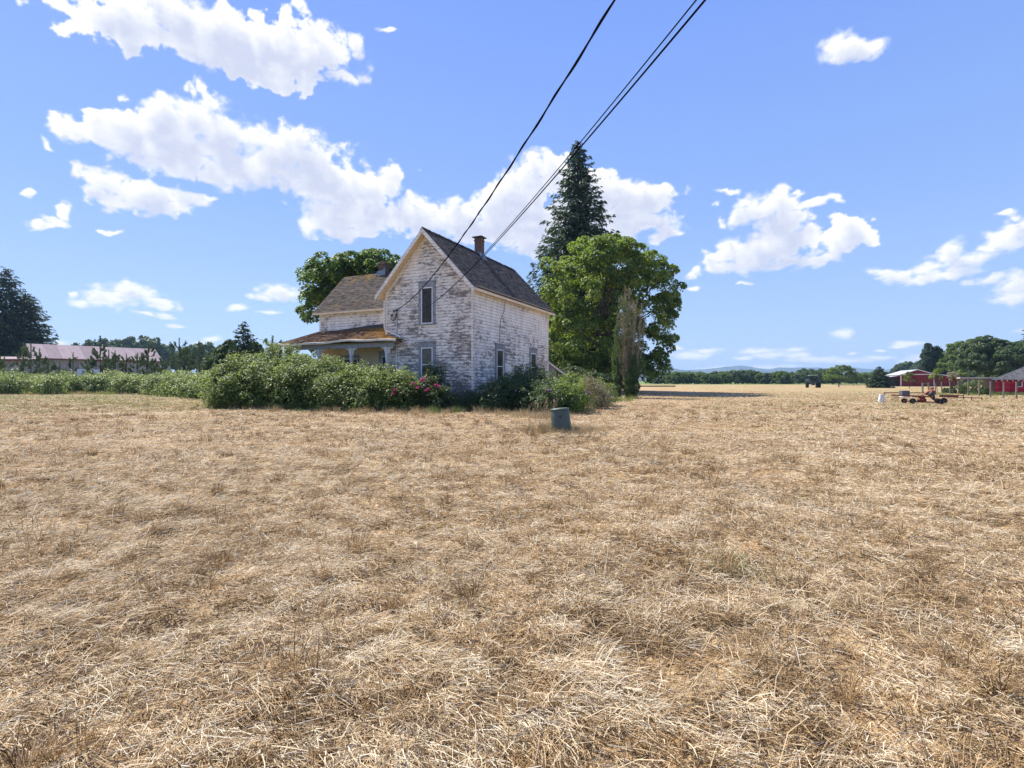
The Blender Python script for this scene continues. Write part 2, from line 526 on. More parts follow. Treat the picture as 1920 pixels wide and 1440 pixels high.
def peel_mat(name, paint, seed, amount, lowk=0.0):
    """weathered clapboard: flaking paint over grey bare wood"""
    m, N, out = new_mat(name)
    tc = N.t.nodes.new('ShaderNodeTexCoord')
    O = N.vmath('ADD', tc.outputs['Object'], (seed, seed * 1.7, 0))
    sep = N.n('ShaderNodeSeparateXYZ', {0: O})
    band = N.math('FLOOR', N.math('MULTIPLY', sep.outputs[2], 1 / 0.17))
    u = N.math('ADD', sep.outputs[0], sep.outputs[1])
    bv = N.n('ShaderNodeCombineXYZ', {0: N.math('MULTIPLY', u, 0.9), 1: N.math('MULTIPLY', band, 3.7), 2: 0.0}).outputs[0]
    perboard = N.noise(bv, 1.0, 4.0, 0.65)
    big = N.noise(O, 0.55, 4.0, 0.65)
    st = N.vmath('ADD', N.vmath('MULTIPLY', O, (0.55, 0.55, 2.6)), N.vmath('MULTIPLY', N.noise(O, 3.0, 2.0, 0.5, out='Color'), (0.3, 0.3, 0.5)))
    flake = N.noise(st, 5.2, 8.0, 0.76, 0.4)
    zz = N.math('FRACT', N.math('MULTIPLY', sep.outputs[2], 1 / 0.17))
    f = N.math('ADD', N.math('MULTIPLY', perboard, 0.34), N.math('MULTIPLY', big, 0.40))
    f = N.math('ADD', f, N.math('MULTIPLY', flake, 0.95))
    f = N.math('SUBTRACT', f, N.math('MULTIPLY', zz, 0.05))
    f = N.math('ADD', f, amount - 0.09)
    low = N.smooth(sep.outputs[2], 6.0, 2.5, 0.0 - lowk, 0.05 + lowk)
    f = N.math('ADD', f, low)
    bare = N.smooth(f, 0.80, 0.845)
    edge = N.smooth(f, 0.755, 0.80)
    grain = N.noise(N.vmath('MULTIPLY', O, (2.0, 2.0, 40.0)), 3.0, 4.0, 0.65)
    wood = N.mix(N.smooth(grain, 0.3, 0.7), (0.10, 0.088, 0.075), (0.37, 0.325, 0.28))
    wood = N.mix(N.smooth(N.noise(O, 2.2, 3.0), 0.45, 0.7), wood, (0.20, 0.17, 0.145))
    dirt = N.noise(N.vmath('MULTIPLY', O, (1.0, 1.0, 0.3)), 2.6, 5.0, 0.7)
    pc = N.mix(N.smooth(dirt, 0.35, 0.75), paint, tuple(x * 0.72 for x in paint))
    pc = N.mix(N.math('MULTIPLY', edge, 0.55), pc, (0.42, 0.37, 0.32))
    c = N.mix(bare, pc, wood)
    # grime, and the lap shadow painted as a dark line under each board
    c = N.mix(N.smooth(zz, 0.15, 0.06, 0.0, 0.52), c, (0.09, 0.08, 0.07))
    h = N.math('ADD', N.math('MULTIPLY', grain, 0.25), N.math('MULTIPLY', N.math('SUBTRACT', 1.0, bare), 0.5))
    fin(N, out, c, 0.75, 0.25, 0, h, 0.5, 0.006)
    return m


def shingle_mat(name, c0, c1, moss=0.0, mcol=(0.42, 0.20, 0.04), ridge=None):
    m, N, out = new_mat(name)
    tc = N.t.nodes.new('ShaderNodeTexCoord')
    O = tc.outputs['Object']
    n1 = N.noise(O, 1.1, 4.0, 0.6)
    n2 = N.noise(O, 26.0, 4.0, 0.7)
    vor = N.n('ShaderNodeTexVoronoi', {'Vector': N.vmath('MULTIPLY', O, (1.0, 1.0, 1.0)), 'Scale': 5.5}, feature='F1')
    vc = N.n('ShaderNodeSeparateColor', {0: vor.outputs['Color']}).outputs[0]
    f = N.math('ADD', N.math('MULTIPLY', n1, 0.45), N.math('ADD', N.math('MULTIPLY', n2, 0.4), N.math('MULTIPLY', vc, 0.35)))
    c = N.mix(N.smooth(f, 0.3, 0.9), c0, c1)
    if moss > 0:
        mn = N.math('ADD', N.math('MULTIPLY', N.noise(O, 1.3, 5.0, 0.7), 0.8), N.math('MULTIPLY', N.noise(O, 9.0, 4.0, 0.7), 0.35))
        if ridge:
            sp = N.n('ShaderNodeSeparateXYZ', {0: O})
            mn = N.math('ADD', mn, N.smooth(sp.outputs[2 if ridge[0] == 'z' else 0], ridge[1], ridge[2], 0.0, ridge[3]))
        mm = N.smooth(mn, 0.70 - moss, 0.84 - moss)
        mc = N.mix(N.noise(O, 30.0, 3.0, 0.7), tuple(x * 0.45 for x in mcol), tuple(min(1, x * 1.4) for x in mcol))
        c = N.mix(mm, c, mc)
    fin(N, out, c, 0.9, 0.15, 0, n2, 0.6, 0.02)
    return m


def brick_mat(name):
    m, N, out = new_mat(name)
    tc = N.t.nodes.new('ShaderNodeTexCoord')
    O = tc.outputs['Object']
    sp = N.n('ShaderNodeSeparateXYZ', {0: O})
    v = N.n('ShaderNodeCombineXYZ', {0: N.math('ADD', sp.outputs[0], sp.outputs[1]), 1: sp.outputs[2], 2: 0.0}).outputs[0]
    br = N.n('ShaderNodeTexBrick', {'Vector': v, 'Color1': (0.15, 0.060, 0.042, 1), 'Color2': (0.07, 0.045, 0.038, 1), 'Mortar': (0.20, 0.17, 0.14, 1),
                                    'Scale': 1.0, 'Mortar Size': 0.012, 'Brick Width': 0.22, 'Row Height': 0.075})
    n = N.noise(O, 5.0, 4.0, 0.7)
    c = N.mix(N.smooth(n, 0.5, 0.7, 0, 0.7), br.outputs[0], (0.06, 0.05, 0.045))
    fin(N, out, c, 0.9, 0.1, 0, br.outputs['Fac'], 0.5, 0.01)
    return m


def metal_roof_mat(name, c, step=1.0, ax=0):
    m, N, out = new_mat(name)
    tc = N.t.nodes.new('ShaderNodeTexCoord')
    O = tc.outputs['Object']
    sp = N.n('ShaderNodeSeparateXYZ', {0: O})
    fr = N.math('FRACT', N.math('MULTIPLY', sp.outputs[ax], 1 / step))
    pan = N.n('ShaderNodeTexWhiteNoise', {'W': N.math('FLOOR', N.math('MULTIPLY', sp.outputs[ax], 1 / step))}, noise_dimensions='1D').outputs[0]
    n = N.noise(O, 1.2, 5.0, 0.65)
    f = N.math('ADD', N.math('MULTIPLY', n, 0.7), N.math('MULTIPLY', pan, 0.3))
    col = N.mix(N.smooth(f, 0.3, 0.7), tuple(x * 0.82 for x in c), tuple(min(1, x * 1.15) for x in c))
    col = N.mix(N.smooth(fr, 0.05, 0.02), col, tuple(x * 0.6 for x in c))
    fin(N, out, col, 0.85, 0.1, 0.0, N.smooth(fr, 0.08, 0.0), 0.3, 0.03)
    return m


def board_mat(name, c, step=0.25, ax=0, dark=0.55):
    m, N, out = new_mat(name)
    tc = N.t.nodes.new('ShaderNodeTexCoord')
    O = tc.outputs['Object']
    sp = N.n('ShaderNodeSeparateXYZ', {0: O})
    fr = N.math('FRACT', N.math('MULTIPLY', sp.outputs[ax], 1 / step))
    pan = N.n('ShaderNodeTexWhiteNoise', {'W': N.math('FLOOR', N.math('MULTIPLY', sp.outputs[ax], 1 / step))}, noise_dimensions='1D').outputs[0]
    n = N.noise(N.vmath('MULTIPLY', O, (2, 2, 0.6)), 2.0, 5.0, 0.7)
    f = N.math('ADD', N.math('MULTIPLY', n, 0.7), N.math('MULTIPLY', pan, 0.3))
    col = N.mix(N.smooth(f, 0.3, 0.7), tuple(x * 0.75 for x in c), tuple(min(1, x * 1.2) for x in c))
    col = N.mix(N.smooth(fr, 0.10, 0.04), col, tuple(x * dark for x in c))
    fin(N, out, col, 0.8, 0.2, 0.0, fr, 0.3, 0.01)
    return m


def glass_mat():
    m, N, out = new_mat('window_glass')
    g = N.n('ShaderNodeBsdfGlossy', {'Color': (0.9, 0.93, 1.0, 1), 'Roughness': 0.05})
    t = N.n('ShaderNodeBsdfTransparent', {'Color': (0.80, 0.78, 0.74, 1)})
    fr = N.n('ShaderNodeFresnel', {'IOR': 1.35})
    f = N.math('MULTIPLY', fr.outputs[0], 0.45, clamp=True)
    mx = N.n('ShaderNodeMixShader', {0: f, 1: t.outputs[0], 2: g.outputs[0]})
    N.t.links.new(mx.outputs[0], out.inputs[0])
    return m


def hill_mat():
    m, N, out = new_mat('hill_forest')
    geo = N.t.nodes.new('ShaderNodeNewGeometry')
    n = N.noise(geo.outputs['Position'], 0.004, 6.0, 0.65)
    c = N.mix(N.smooth(n, 0.35, 0.65), (0.025, 0.045, 0.028), (0.07, 0.085, 0.045))
    fin(N, out, c, 0.95, 0.05)
    return m


M['straw'] = straw_mat()
M['ground'] = ground_mat()
WHITE = (0.89, 0.835, 0.735)
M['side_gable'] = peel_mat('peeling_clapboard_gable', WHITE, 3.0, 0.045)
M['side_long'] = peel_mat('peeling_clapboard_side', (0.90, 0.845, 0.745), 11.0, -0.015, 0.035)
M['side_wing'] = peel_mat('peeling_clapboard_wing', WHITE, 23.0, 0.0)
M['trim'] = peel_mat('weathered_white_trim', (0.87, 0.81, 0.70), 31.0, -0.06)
M['post_paint'] = simple('post_paint', (0.60, 0.60, 0.57), 0.7, 0.2, 5.0)
M['cream'] = simple('cream_clapboard', (0.66, 0.56, 0.38), 0.8, 0.12, 2.0)
M['soffit'] = simple('soffit_paint_bounce', (0.76, 0.61, 0.40), 0.8, 0.12, 1.5)  # cream paint with the warm ground bounce put into its colour
M['blue_trim'] = simple('slate_blue_trim', (0.25, 0.272, 0.285), 0.75, 0.3, 5.0)
M['sash'] = simple('sash_white', (0.80, 0.79, 0.76), 0.6, 0.1, 8.0)
M['dark_in'] = simple('dark_screen', (0.11, 0.095, 0.085), 0.6, 0.3, 4.0)
M['curtain'] = simple('curtain', (0.30, 0.33, 0.34), 0.9, 0.25, 5.0)
M['glass'] = glass_mat()
M['roof_main'] = shingle_mat('grey_shingle', (0.034, 0.034, 0.035), (0.118, 0.113, 0.108))
M['roof_wing'] = shingle_mat('brown_grey_shingle', (0.045, 0.036, 0.031), (0.135, 0.108, 0.088), 0.06, (0.26, 0.15, 0.03), ('z', 7.9, 8.9, 0.14))
M['roof_porch'] = shingle_mat('mossy_shingle', (0.085, 0.05, 0.032), (0.22, 0.14, 0.085), 0.03, (0.34, 0.175, 0.045), ('x', -11.0, -5.5, 0.22))
M['brick'] = brick_mat('chimney_brick')
M['flash'] = simple('flashing', (0.20, 0.23, 0.25), 0.45, 0.2, 5.0, 0.5, 0.6)
M['pipe'] = simple('painted_pipe', (0.58, 0.57, 0.55), 0.6, 0.2, 6.0)
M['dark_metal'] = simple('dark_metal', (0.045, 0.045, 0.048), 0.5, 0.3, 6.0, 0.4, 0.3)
M['cable'] = simple('cable_black', (0.010, 0.010, 0.011), 1.0, 0.05, 3.0, 0.0, 0.0, 0.0)
M['hill'] = hill_mat()
M['green_plastic'] = simple('green_plastic', (0.070, 0.098, 0.076), 0.5, 0.12, 3.0, 0.4)
M['post_wood'] = simple('weathered_post', (0.20, 0.175, 0.15), 0.9, 0.3, 5.0)
M['rust_orange'] = simple('faded_orange_paint', (0.25, 0.085, 0.042), 0.65, 0.35, 4.0)
M['rust_red'] = simple('rusty_red_steel', (0.17, 0.050, 0.035), 0.75, 0.4, 4.0)
M['tyre'] = simple('tyre_rubber', (0.022, 0.022, 0.023), 0.85, 0.25, 5.0)
M['grey_box'] = simple('grey_steel', (0.10, 0.11, 0.12), 0.6, 0.3, 4.0)
M['sack'] = simple('white_sack', (0.72, 0.71, 0.70), 0.7, 0.12, 5.0)
M['red_metal'] = board_mat('red_barn_steel', (0.19, 0.028, 0.026), 0.6)
M['red_board'] = board_mat('red_shed_board', (0.50, 0.020, 0.045), 0.28)
M['white_metal'] = metal_roof_mat('white_metal_roof', (0.40, 0.41, 0.43), 1.0, 1)
M['pink_metal'] = metal_roof_mat('faded_red_metal_roof', (0.35, 0.27, 0.265), 1.9, 0)
M['barn_wall'] = board_mat('tan_steel_wall', (0.31, 0.28, 0.265), 0.5)
M['door_white'] = simple('white_door', (0.55, 0.60, 0.68), 0.6, 0.06, 1.0)
M['grey_wall'] = board_mat('grey_shed_board', (0.22, 0.225, 0.23), 0.25)
M['dark_roof'] = shingle_mat('dark_grey_shingle', (0.05, 0.052, 0.055), (0.12, 0.12, 0.125))
M['tractor'] = simple('dark_green_paint', (0.03, 0.07, 0.045), 0.45, 0.2, 3.0)
M['cab_light'] = simple('pale_green_roof', (0.22, 0.30, 0.20), 0.5, 0.1, 3.0)

# ------------------------------------------------------------------ ground, straw, hills


def build_ground():
    ys = [-60, -30, -15, -8, -4, -2, -1, 0]
    y = 0.0
    while y < 70:
        y += max(0.045, 0.016 * y)
        ys.append(y)
    while y < 9000:
        y *= 1.06
        ys.append(y)
    ys = np.array(ys)
    nc = 420
    t = np.linspace(-1, 1, nc)
    t = 0.55 * t + 0.45 * t ** 3
    V = np.zeros((len(ys), nc, 3))
    for i, yy in enumerate(ys):
        span = 3.2 * abs(yy) * 0.62 + 14
        V[i, :, 0] = t * span * 1.1
        V[i, :, 1] = yy
    V[:, :, 2] = ground_h(V[:, :, 0], V[:, :, 1])
    a = np.arange(len(ys) * nc).reshape(len(ys), nc)
    F = np.stack([a[:-1, :-1], a[:-1, 1:], a[1:, 1:], a[1:, :-1]], -1).reshape(-1, 4)
    o = np_mesh('ground', V.reshape(-1, 3), F, M['ground'], smooth=True)
    tag(o, kind='structure')


def ribbons(name, P0, D, L, W, lift, bend, var, mat, parent=None, up=None, taper=0.6, rng=RNG, extra=None):
    """bent straws: start P0, flat direction D (n,2 unit), length, width, rise slope lift, sideways bend"""
    n = len(P0)
    D3 = np.concatenate([D, lift[:, None]], 1)
    side = np.stack([-D[:, 1], D[:, 0], np.zeros(n)], 1)
    roll = rng.uniform(-1.1, 1.1, n)
    s = side * np.cos(roll)[:, None] + np.array([[0, 0, 1.0]]) * np.sin(roll)[:, None]
    mid = P0 + D3 * (L * 0.5)[:, None] + side * (bend * L)[:, None]
    mid[:, 2] += np.abs(bend) * L * 0.3
    end = P0 + D3 * L[:, None]
    end[:, 2] -= 0.3 * np.maximum(lift, 0) * L
    w = (W * 0.5)[:, None]
    V = np.stack([P0 - s * w, P0 + s * w, mid - s * w, mid + s * w, end - s * w * taper, end + s * w * taper], 1).reshape(-1, 3)
    b = (np.arange(n) * 6)[:, None]
    F = np.concatenate([b + np.array([[0, 1, 3, 2]]), b + np.array([[2, 3, 5, 4]])], 0)
    at_ = {'var': np.repeat(var, 6)}
    for k, v in (extra or {}).items():
        at_[k] = np.repeat(v, 6)
    return np_mesh(name, V, F, mat, parent, at_)


def build_straw():
    rng = np.random.default_rng(11)
    # density per square metre falls with distance; widths grow so the layer stays closed
    Ys = np.linspace(1.5, 78, 4000)
    dens = np.where(Ys < 4.0, 10500.0, 10500.0 * (4.0 / Ys) ** 1.75)
    dens = np.where(Ys > 20.0, dens * (20.0 / Ys) ** 0.7, dens) * np.clip((78 - Ys) / 30, 0, 1)
    wid = 2.2 * Ys + 1.6
    pdf = dens * wid
    cdf = np.cumsum(pdf) * (Ys[1] - Ys[0])
    total = int(cdf[-1])
    y = np.interp(rng.uniform(0, cdf[-1], total), cdf, Ys)
    x = rng.uniform(-0.5, 0.5, total) * (2.2 * y + 1.6)
    # thin out in bare patches
    patch = fbm(x * 2.4, y * 3.0, 21, 4)
    keep = rng.uniform(0, 1, total) < np.clip(0.35 + (patch - 0.32) * 3.2, 0.25, 1)
    x, y, patch = x[keep], y[keep], patch[keep]
    n = len(x)
    swath = fbm(x * 0.33, y * 0.33, 31, 3)
    ang = (swath - 0.5) * 7.0 + 0.25
    aligned = np.clip((fbm(x * 0.5 + 9, y * 0.5, 41, 3) - 0.42) * 5, 0, 1)
    spread = 1.7 - 0.9 * aligned
    ang = ang + rng.normal(0, 1, n) * spread
    D = np.stack([np.cos(ang), np.sin(ang)], 1)
    g = np.maximum(1.0, y / 4.0)
    L = rng.gamma(2.0, 0.0145, n) * (1 + 0.9 * aligned) * g ** 0.05 + 0.018
    L = np.where(rng.uniform(0, 1, n) < 0.03, L * 2.4, L)
    L = np.minimum(L, 0.24)
    W = rng.uniform(0.0018, 0.0042, n) * g ** 0.85
    pile = rng.uniform(0, 1, n) ** 1.8 * 0.05 * (0.5 + patch)
    z = ground_h(x, y) + 0.002 + pile
    lift = rng.normal(0.0, 0.14, n)
    up = rng.uniform(0, 1, n) < 0.10
    lift = np.where(up, rng.uniform(0.3, 1.3, n), lift)
    # keep the lying ones from diving under
    lift = np.where((~up) & (lift * L + pile < 0), -pile / L * 0.6, lift)
    bend = rng.normal(0, 0.045, n)
    brown = fbm(x * 2.0 + 40, y * 2.8, 51, 4)
    fine_b = fbm(x * 6.0 + 3, y * 7.5, 57, 3)
    var = rng.normal(0.61, 0.30, n) - (brown - 0.5) * 0.55 - (fine_b - 0.5) * 1.15 - 0.36 * (pile < 0.007) + 0.10 * (pile > 0.03)  # low-lying straws coloured darker as the shade in the gaps
    var = np.clip(var, 0, 1)
    # living blades among the straw: many towards the left hedge and the right barns, few elsewhere
    gl = np.clip((-x - 2) / 20, 0, 1) * np.clip((y - 12) / 16, 0, 1)
    gr = np.clip((x - 3) / 22, 0, 1) * np.clip((y - 6) / 26, 0, 1)
    gp = fbm(x * 0.55, y * 0.9, 61, 4)
    grn = (rng.uniform(0, 1, n) < np.clip((gp - 0.80 + 0.47 * gl + 0.37 * gr) * 5.0, 0.0, 0.6)).astype(np.float32)
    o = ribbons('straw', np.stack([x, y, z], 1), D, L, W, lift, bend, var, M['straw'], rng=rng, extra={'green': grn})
    tag(o, kind='stuff')
    o['label'] = 'cut dry straw and stubble lying loose over the mown field'
    o['category'] = 'straw'
    print('straws', n)

    # upright stubble tufts, brown at the foot
    P, Dd, Ls, Ws, Lf, Vr = [], [], [], [], [], []
    for _ in range(1900):
        yy = 1.8 + 30 * rng.uniform() ** 1.15
        xx = rng.uniform(-0.5, 0.5) * (2.2 * yy + 1.5)
        if fbm(np.array([xx * 0.35]), np.array([yy * 0.35]), 71, 3)[0] < 0.44:
            continue
        k = rng.integers(24, 90)
        r = rng.uniform(0.03, 0.11) * (1 + yy * 0.03)
        a = rng.uniform(0, 2 * math.pi, k)
        q = np.sqrt(rng.uniform(0, 1, k)) * r
        px_, py_ = xx + np.cos(a) * q * 1.5, yy + np.sin(a) * q
        P.append(np.stack([px_, py_, ground_h(px_, py_)], 1))
        a2 = a + rng.normal(0, 0.8, k)
        Dd.append(np.stack([np.cos(a2), np.sin(a2)], 1))
        base_l = rng.uniform(0.03, 0.10)
        Ls.append(rng.uniform(0.6, 1.3, k) * base_l)
        Ws.append(rng.uniform(0.002, 0.0045, k) * max(1, yy / 4) ** 0.7)
        Lf.append(rng.uniform(0.5, 2.6, k))
        tone = rng.uniform(0.16, 0.48)
        Vr.append(np.clip(rng.normal(tone, 0.14, k), 0, 1))
    P, Dd, Ls, Ws, Lf, Vr = [np.concatenate(q) for q in (P, Dd, Ls, Ws, Lf, Vr)]
    o = ribbons('stubble_tufts', P, Dd, Ls, Ws, Lf, rng.normal(0, 0.05, len(P)), Vr, M['straw'], rng=rng)
    tag(o, kind='stuff')
    o['label'] = 'low brown stubble tufts left standing in the mown field'
    o['category'] = 'stubble'


def build_hills():
    rng = np.random.default_rng(5)
    # ridge profiles in (px, py) seen over the field, each at its own distance
    ridges = [
        (5200, [(700, 702), (1000, 698), (1150, 694), (1235, 692), (1300, 694), (1345, 690), (1385, 685), (1410, 687), (1440, 692), (1462, 688), (1480, 690), (1520, 689), (1560, 691), (1600, 690), (1640, 692), (1700, 694), (1850, 697), (2100, 700)]),
        (3600, [(700, 706), (1150, 700), (1225, 690), (1250, 688), (1275, 693), (1300, 696), (1350, 698), (1420, 696), (1500, 699), (1580, 697), (1650, 699), (1740, 702), (2000, 704)]),
        (4300, [(-700, 706), (-200, 701), (200, 697), (500, 700), (800, 704)]),
    ]
    for Yd, prof in ridges:
        xs = np.linspace(prof[0][0], prof[-1][0], 260)
        ys = np.interp(xs, [p[0] for p in prof], [p[1] for p in prof])
        ys = ys + (fbm(xs * 0.05, xs * 0 + Yd, 3, 4) - 0.5) * 3.2
        X = (xs - 960) / 960 * Yd
        H = CAM_H + (714 - ys) / 960 * Yd
        rows = [(-900, -4), (-600, 0.22), (-300, 0.62), (0, 1.0), (400, 0.75), (900, -0.02)]
        V = []
        for k, (dy, fz) in enumerate(rows):
            n = fbm(xs * 0.03 + k * 7, xs * 0 + k, 9, 4) - 0.5
            zz = H * fz * (1 + 0.3 * n * (k not in (0, 3))) if fz > 0 else np.full_like(H, -4.0)
            V.append(np.stack([X * (1 + dy / Yd * 0.2), np.full_like(X, Yd + dy), zz], 1))
        V = np.stack(V, 0)
        nr, nc = V.shape[:2]
        a = np.arange(nr * nc).reshape(nr, nc)
        F = np.stack([a[:-1, :-1], a[:-1, 1:], a[1:, 1:], a[1:, :-1]], -1).reshape(-1, 4)
        o = np_mesh('hills', V.reshape(-1, 3), F, M['hill'], smooth=True)
        tag(o, kind='structure')


def build_clouds():
    """clouds far outside the haze: a fine curved sheet 15 km away, thin edges bright, thick undersides grey"""
    st = 0.0013
    azs = np.arange(-0.86, 0.86, st)
    els = np.arange(0.012, 0.72, st)
    A, E = np.meshgrid(azs, els)
    amp = np.clip(0.12 + (E - 0.02) / 0.40, 0.12, 1.0)

    def bill(f, s, o=5):
        t, a, n = 0.0, 0.5, 0.0
        for i in range(o):
            t = t + a * np.abs(2 * vnoise(A * f * 2 ** i, E * 1.3 * f * 2 ** i, s + i * 1.7) - 1)
            n += a
            a *= 0.55
        return t / n
    wx = (fbm(A * 9, E * 12, 3, 4) - 0.5) * 0.085 + (fbm(A * 45, E * 55, 6, 4) - 0.5) * 0.030
    wy = (fbm(A * 9, E * 12, 13, 4) - 0.5) * 0.070 + (fbm(A * 45, E * 55, 16, 4) - 0.5) * 0.030
    QA, QE = A + wx * amp, E + wy * amp
    m = np.full(A.shape, 9.0)
    small = np.zeros(A.shape)
    for (x, y, rx, ry) in CLOUDS:
        a0, e0 = px_dir(x, y)
        a2, _ = px_dir(x + rx, y)
        a1, _ = px_dir(x - rx, y)
        _, e2 = px_dir(x, y - ry)
        _, e1 = px_dir(x, y + ry)
        ra, re = max(4e-4, (a2 - a1) / 2), max(4e-4, (e2 - e1) / 2)
        i0, i1 = np.searchsorted(els, [e0 - re * 2 - 0.06, e0 + re * 2 + 0.06])
        j0, j1 = np.searchsorted(azs, [a0 - ra * 2 - 0.06, a0 + ra * 2 + 0.06])
        if i1 <= i0 or j1 <= j0:
            continue
        r = np.sqrt(((QA[i0:i1, j0:j1] - a0) / ra) ** 2 + ((QE[i0:i1, j0:j1] - e0) / re) ** 2)
        c = m[i0:i1, j0:j1]
        small[i0:i1, j0:j1] = np.where(r < c, float(np.clip((34 - ry) / 14.0, 0, 1)), small[i0:i1, j0:j1])
        h = np.clip(0.14 - np.abs(r - c), 0, None) / 0.14
        m[i0:i1, j0:j1] = np.minimum(r, c) - h * h * 0.14 * 0.25
    puff = bill(26, 31) - 0.33
    lowf = np.clip((0.22 - E) / 0.1, 0, 1)
    nz = (fbm(A * 60, E * 75, 41, 6) - 0.5) * 1.35 + puff * 1.0 + (fbm(A * 110, E * 210, 44, 5) - 0.5) * 2.4 * lowf
    nz = nz + small * (1 - lowf) * ((fbm(A * 45, E * 90, 47, 6) - 0.5) * 2.0)
    D = 1.0 - m + nz * np.clip(amp + 0.30, 0, 1) * 0.66 - 0.05 * small
    soft = 0.15 + 0.35 * lowf + 0.28 * small + 0.34 * np.clip((fbm(A * 7, E * 10, 51, 3) - 0.42) * 4, 0, 1)
    t = np.clip((D + soft * 0.55) / (soft * 1.4), 0, 1)
    alpha = t * t * (3 - 2 * t) * (1 - 0.05 * lowf)
    # light comes from above and a little from the left: march towards it through the body
    dens = np.clip(D + 0.05, 0, 1.2) + 0.5 * np.clip(D, 0, 1) * (puff * 1.8)
    acc = np.zeros_like(D)
    for k in range(1, 15):
        di, dj = int(round(k * 2.6)), int(round(-k * 1.1))
        acc += np.roll(np.roll(dens, -di, 0), -dj, 1) * (1.0 / 14)
    lit = np.exp(-np.clip(acc, 0, None) * 3.6)
    lit = np.clip(lit * 1.2 - 0.02 + 0.8 * puff + 0.5 * (fbm(A * 30, E * 40, 61, 4) - 0.5), 0, 1)
    lit = np.clip(lit + 0.35 * np.exp(-np.clip(D, 0, 3) * 5), 0, 1)
    lit = np.where(E < 0.12, 0.6 + 0.4 * lit, lit)
    Rr = 15000.0
    V = np.stack([np.cos(E) * np.sin(A), np.cos(E) * np.cos(A), np.sin(E)], -1) * Rr
    ny, nx = A.shape
    idx = np.arange(nx * ny).reshape(ny, nx)
    F = np.stack([idx[:-1, :-1], idx[:-1, 1:], idx[1:, 1:], idx[1:, :-1]], -1).reshape(-1, 4)
    al = alpha.ravel()
    keep = al[F].max(1) > 0.004
    F = F[keep]
    used = np.unique(F)
    remap = np.full(nx * ny, -1)
    remap[used] = np.arange(len(used))
    mt, N, out = new_mat('cloud')
    mt.cycles.emission_sampling = 'NONE'
    aa = N.n('ShaderNodeAttribute', attribute_name='alpha', attribute_type='GEOMETRY').outputs['Fac']
    ll = N.n('ShaderNodeAttribute', attribute_name='lit', attribute_type='GEOMETRY').outputs['Fac']
    col = N.ramp(ll, [(0.0, (0.64, 0.69, 0.86)), (0.5, (0.86, 0.885, 0.97)), (0.85, (1.02, 1.02, 1.03)), (1.0, (1.08, 1.08, 1.08))])
    em = N.n('ShaderNodeEmission', {'Color': col, 'Strength': CLOUD_LIT})
    tr = N.n('ShaderNodeBsdfTransparent')
    mx = N.n('ShaderNodeMixShader', {0: aa, 1: tr.outputs[0], 2: em.outputs[0]})
    N.t.links.new(mx.outputs[0], out.inputs[0])
    o = np_mesh('sky', V.reshape(-1, 3)[used], remap[F], mt, attrs={'alpha': al[used], 'lit': lit.ravel()[used]}, smooth=True)
    tag(o, kind='structure')


build_clouds()
build_ground()
build_straw()
build_hills()

# ------------------------------------------------------------------ vegetation builders


def unit(v):
    return v / np.maximum(1e-6, np.linalg.norm(v, axis=1, keepdims=True))


def leaves(name, C, Nr, size, mat, parent=None, var=None, aspect=0.7, fold=0.22, rng=RNG, T=None):
    """kite shaped leaf faces: centre C, facing Nr"""
    n = len(C)
    Nr = unit(Nr)
    if T is None:
        T = rng.normal(size=(n, 3))
    T = unit(T - Nr * np.sum(T * Nr, 1, keepdims=True))
    B = np.cross(Nr, T)
    s = np.asarray(size).reshape(-1, 1) * np.ones((n, 1))
    base = C - T * s * 0.5
    tip = C + T * s * 0.5 - Nr * s * 0.12
    l = C + B * s * aspect * 0.5 + Nr * s * fold - T * s * 0.05
    r = C - B * s * aspect * 0.5 + Nr * s * fold - T * s * 0.05
    V = np.stack([base, r, tip, l], 1).reshape(-1, 3)
    b = (np.arange(n) * 4)[:, None]
    F = np.concatenate([b + np.array([[0, 1, 2]]), b + np.array([[0, 2, 3]])], 0)
    if var is None:
        var = rng.uniform(0, 1, n)
    return np_mesh(name, V, F, mat, parent, {'var': np.repeat(np.clip(var, 0, 1), 4)})


def clump_centres(ells, n, rng, zmin=0.4, shell=(0.72, 1.02)):
    vol = np.array([(e[3] * e[4] * e[5]) ** (2 / 3) for e in ells])
    idx = rng.choice(len(ells), n, p=vol / vol.sum())
    E = np.array(ells)[idx]
    d = unit(rng.normal(size=(n, 3)))
    d[:, 2] = np.where(d[:, 2] < -0.35, -d[:, 2], d[:, 2])
    r = rng.uniform(shell[0], shell[1], n)
    c = E[:, :3] + d * E[:, 3:] * r[:, None]
    # drop those deep inside another ellipsoid
    keep = np.ones(n, bool)
    for e in ells:
        q = np.sum(((c - np.array(e[:3])) / np.array(e[3:])) ** 2, 1)
        keep &= q > 0.42
    keep &= c[:, 2] > zmin
    return c[keep], unit(d[keep] / E[keep][:, 3:])


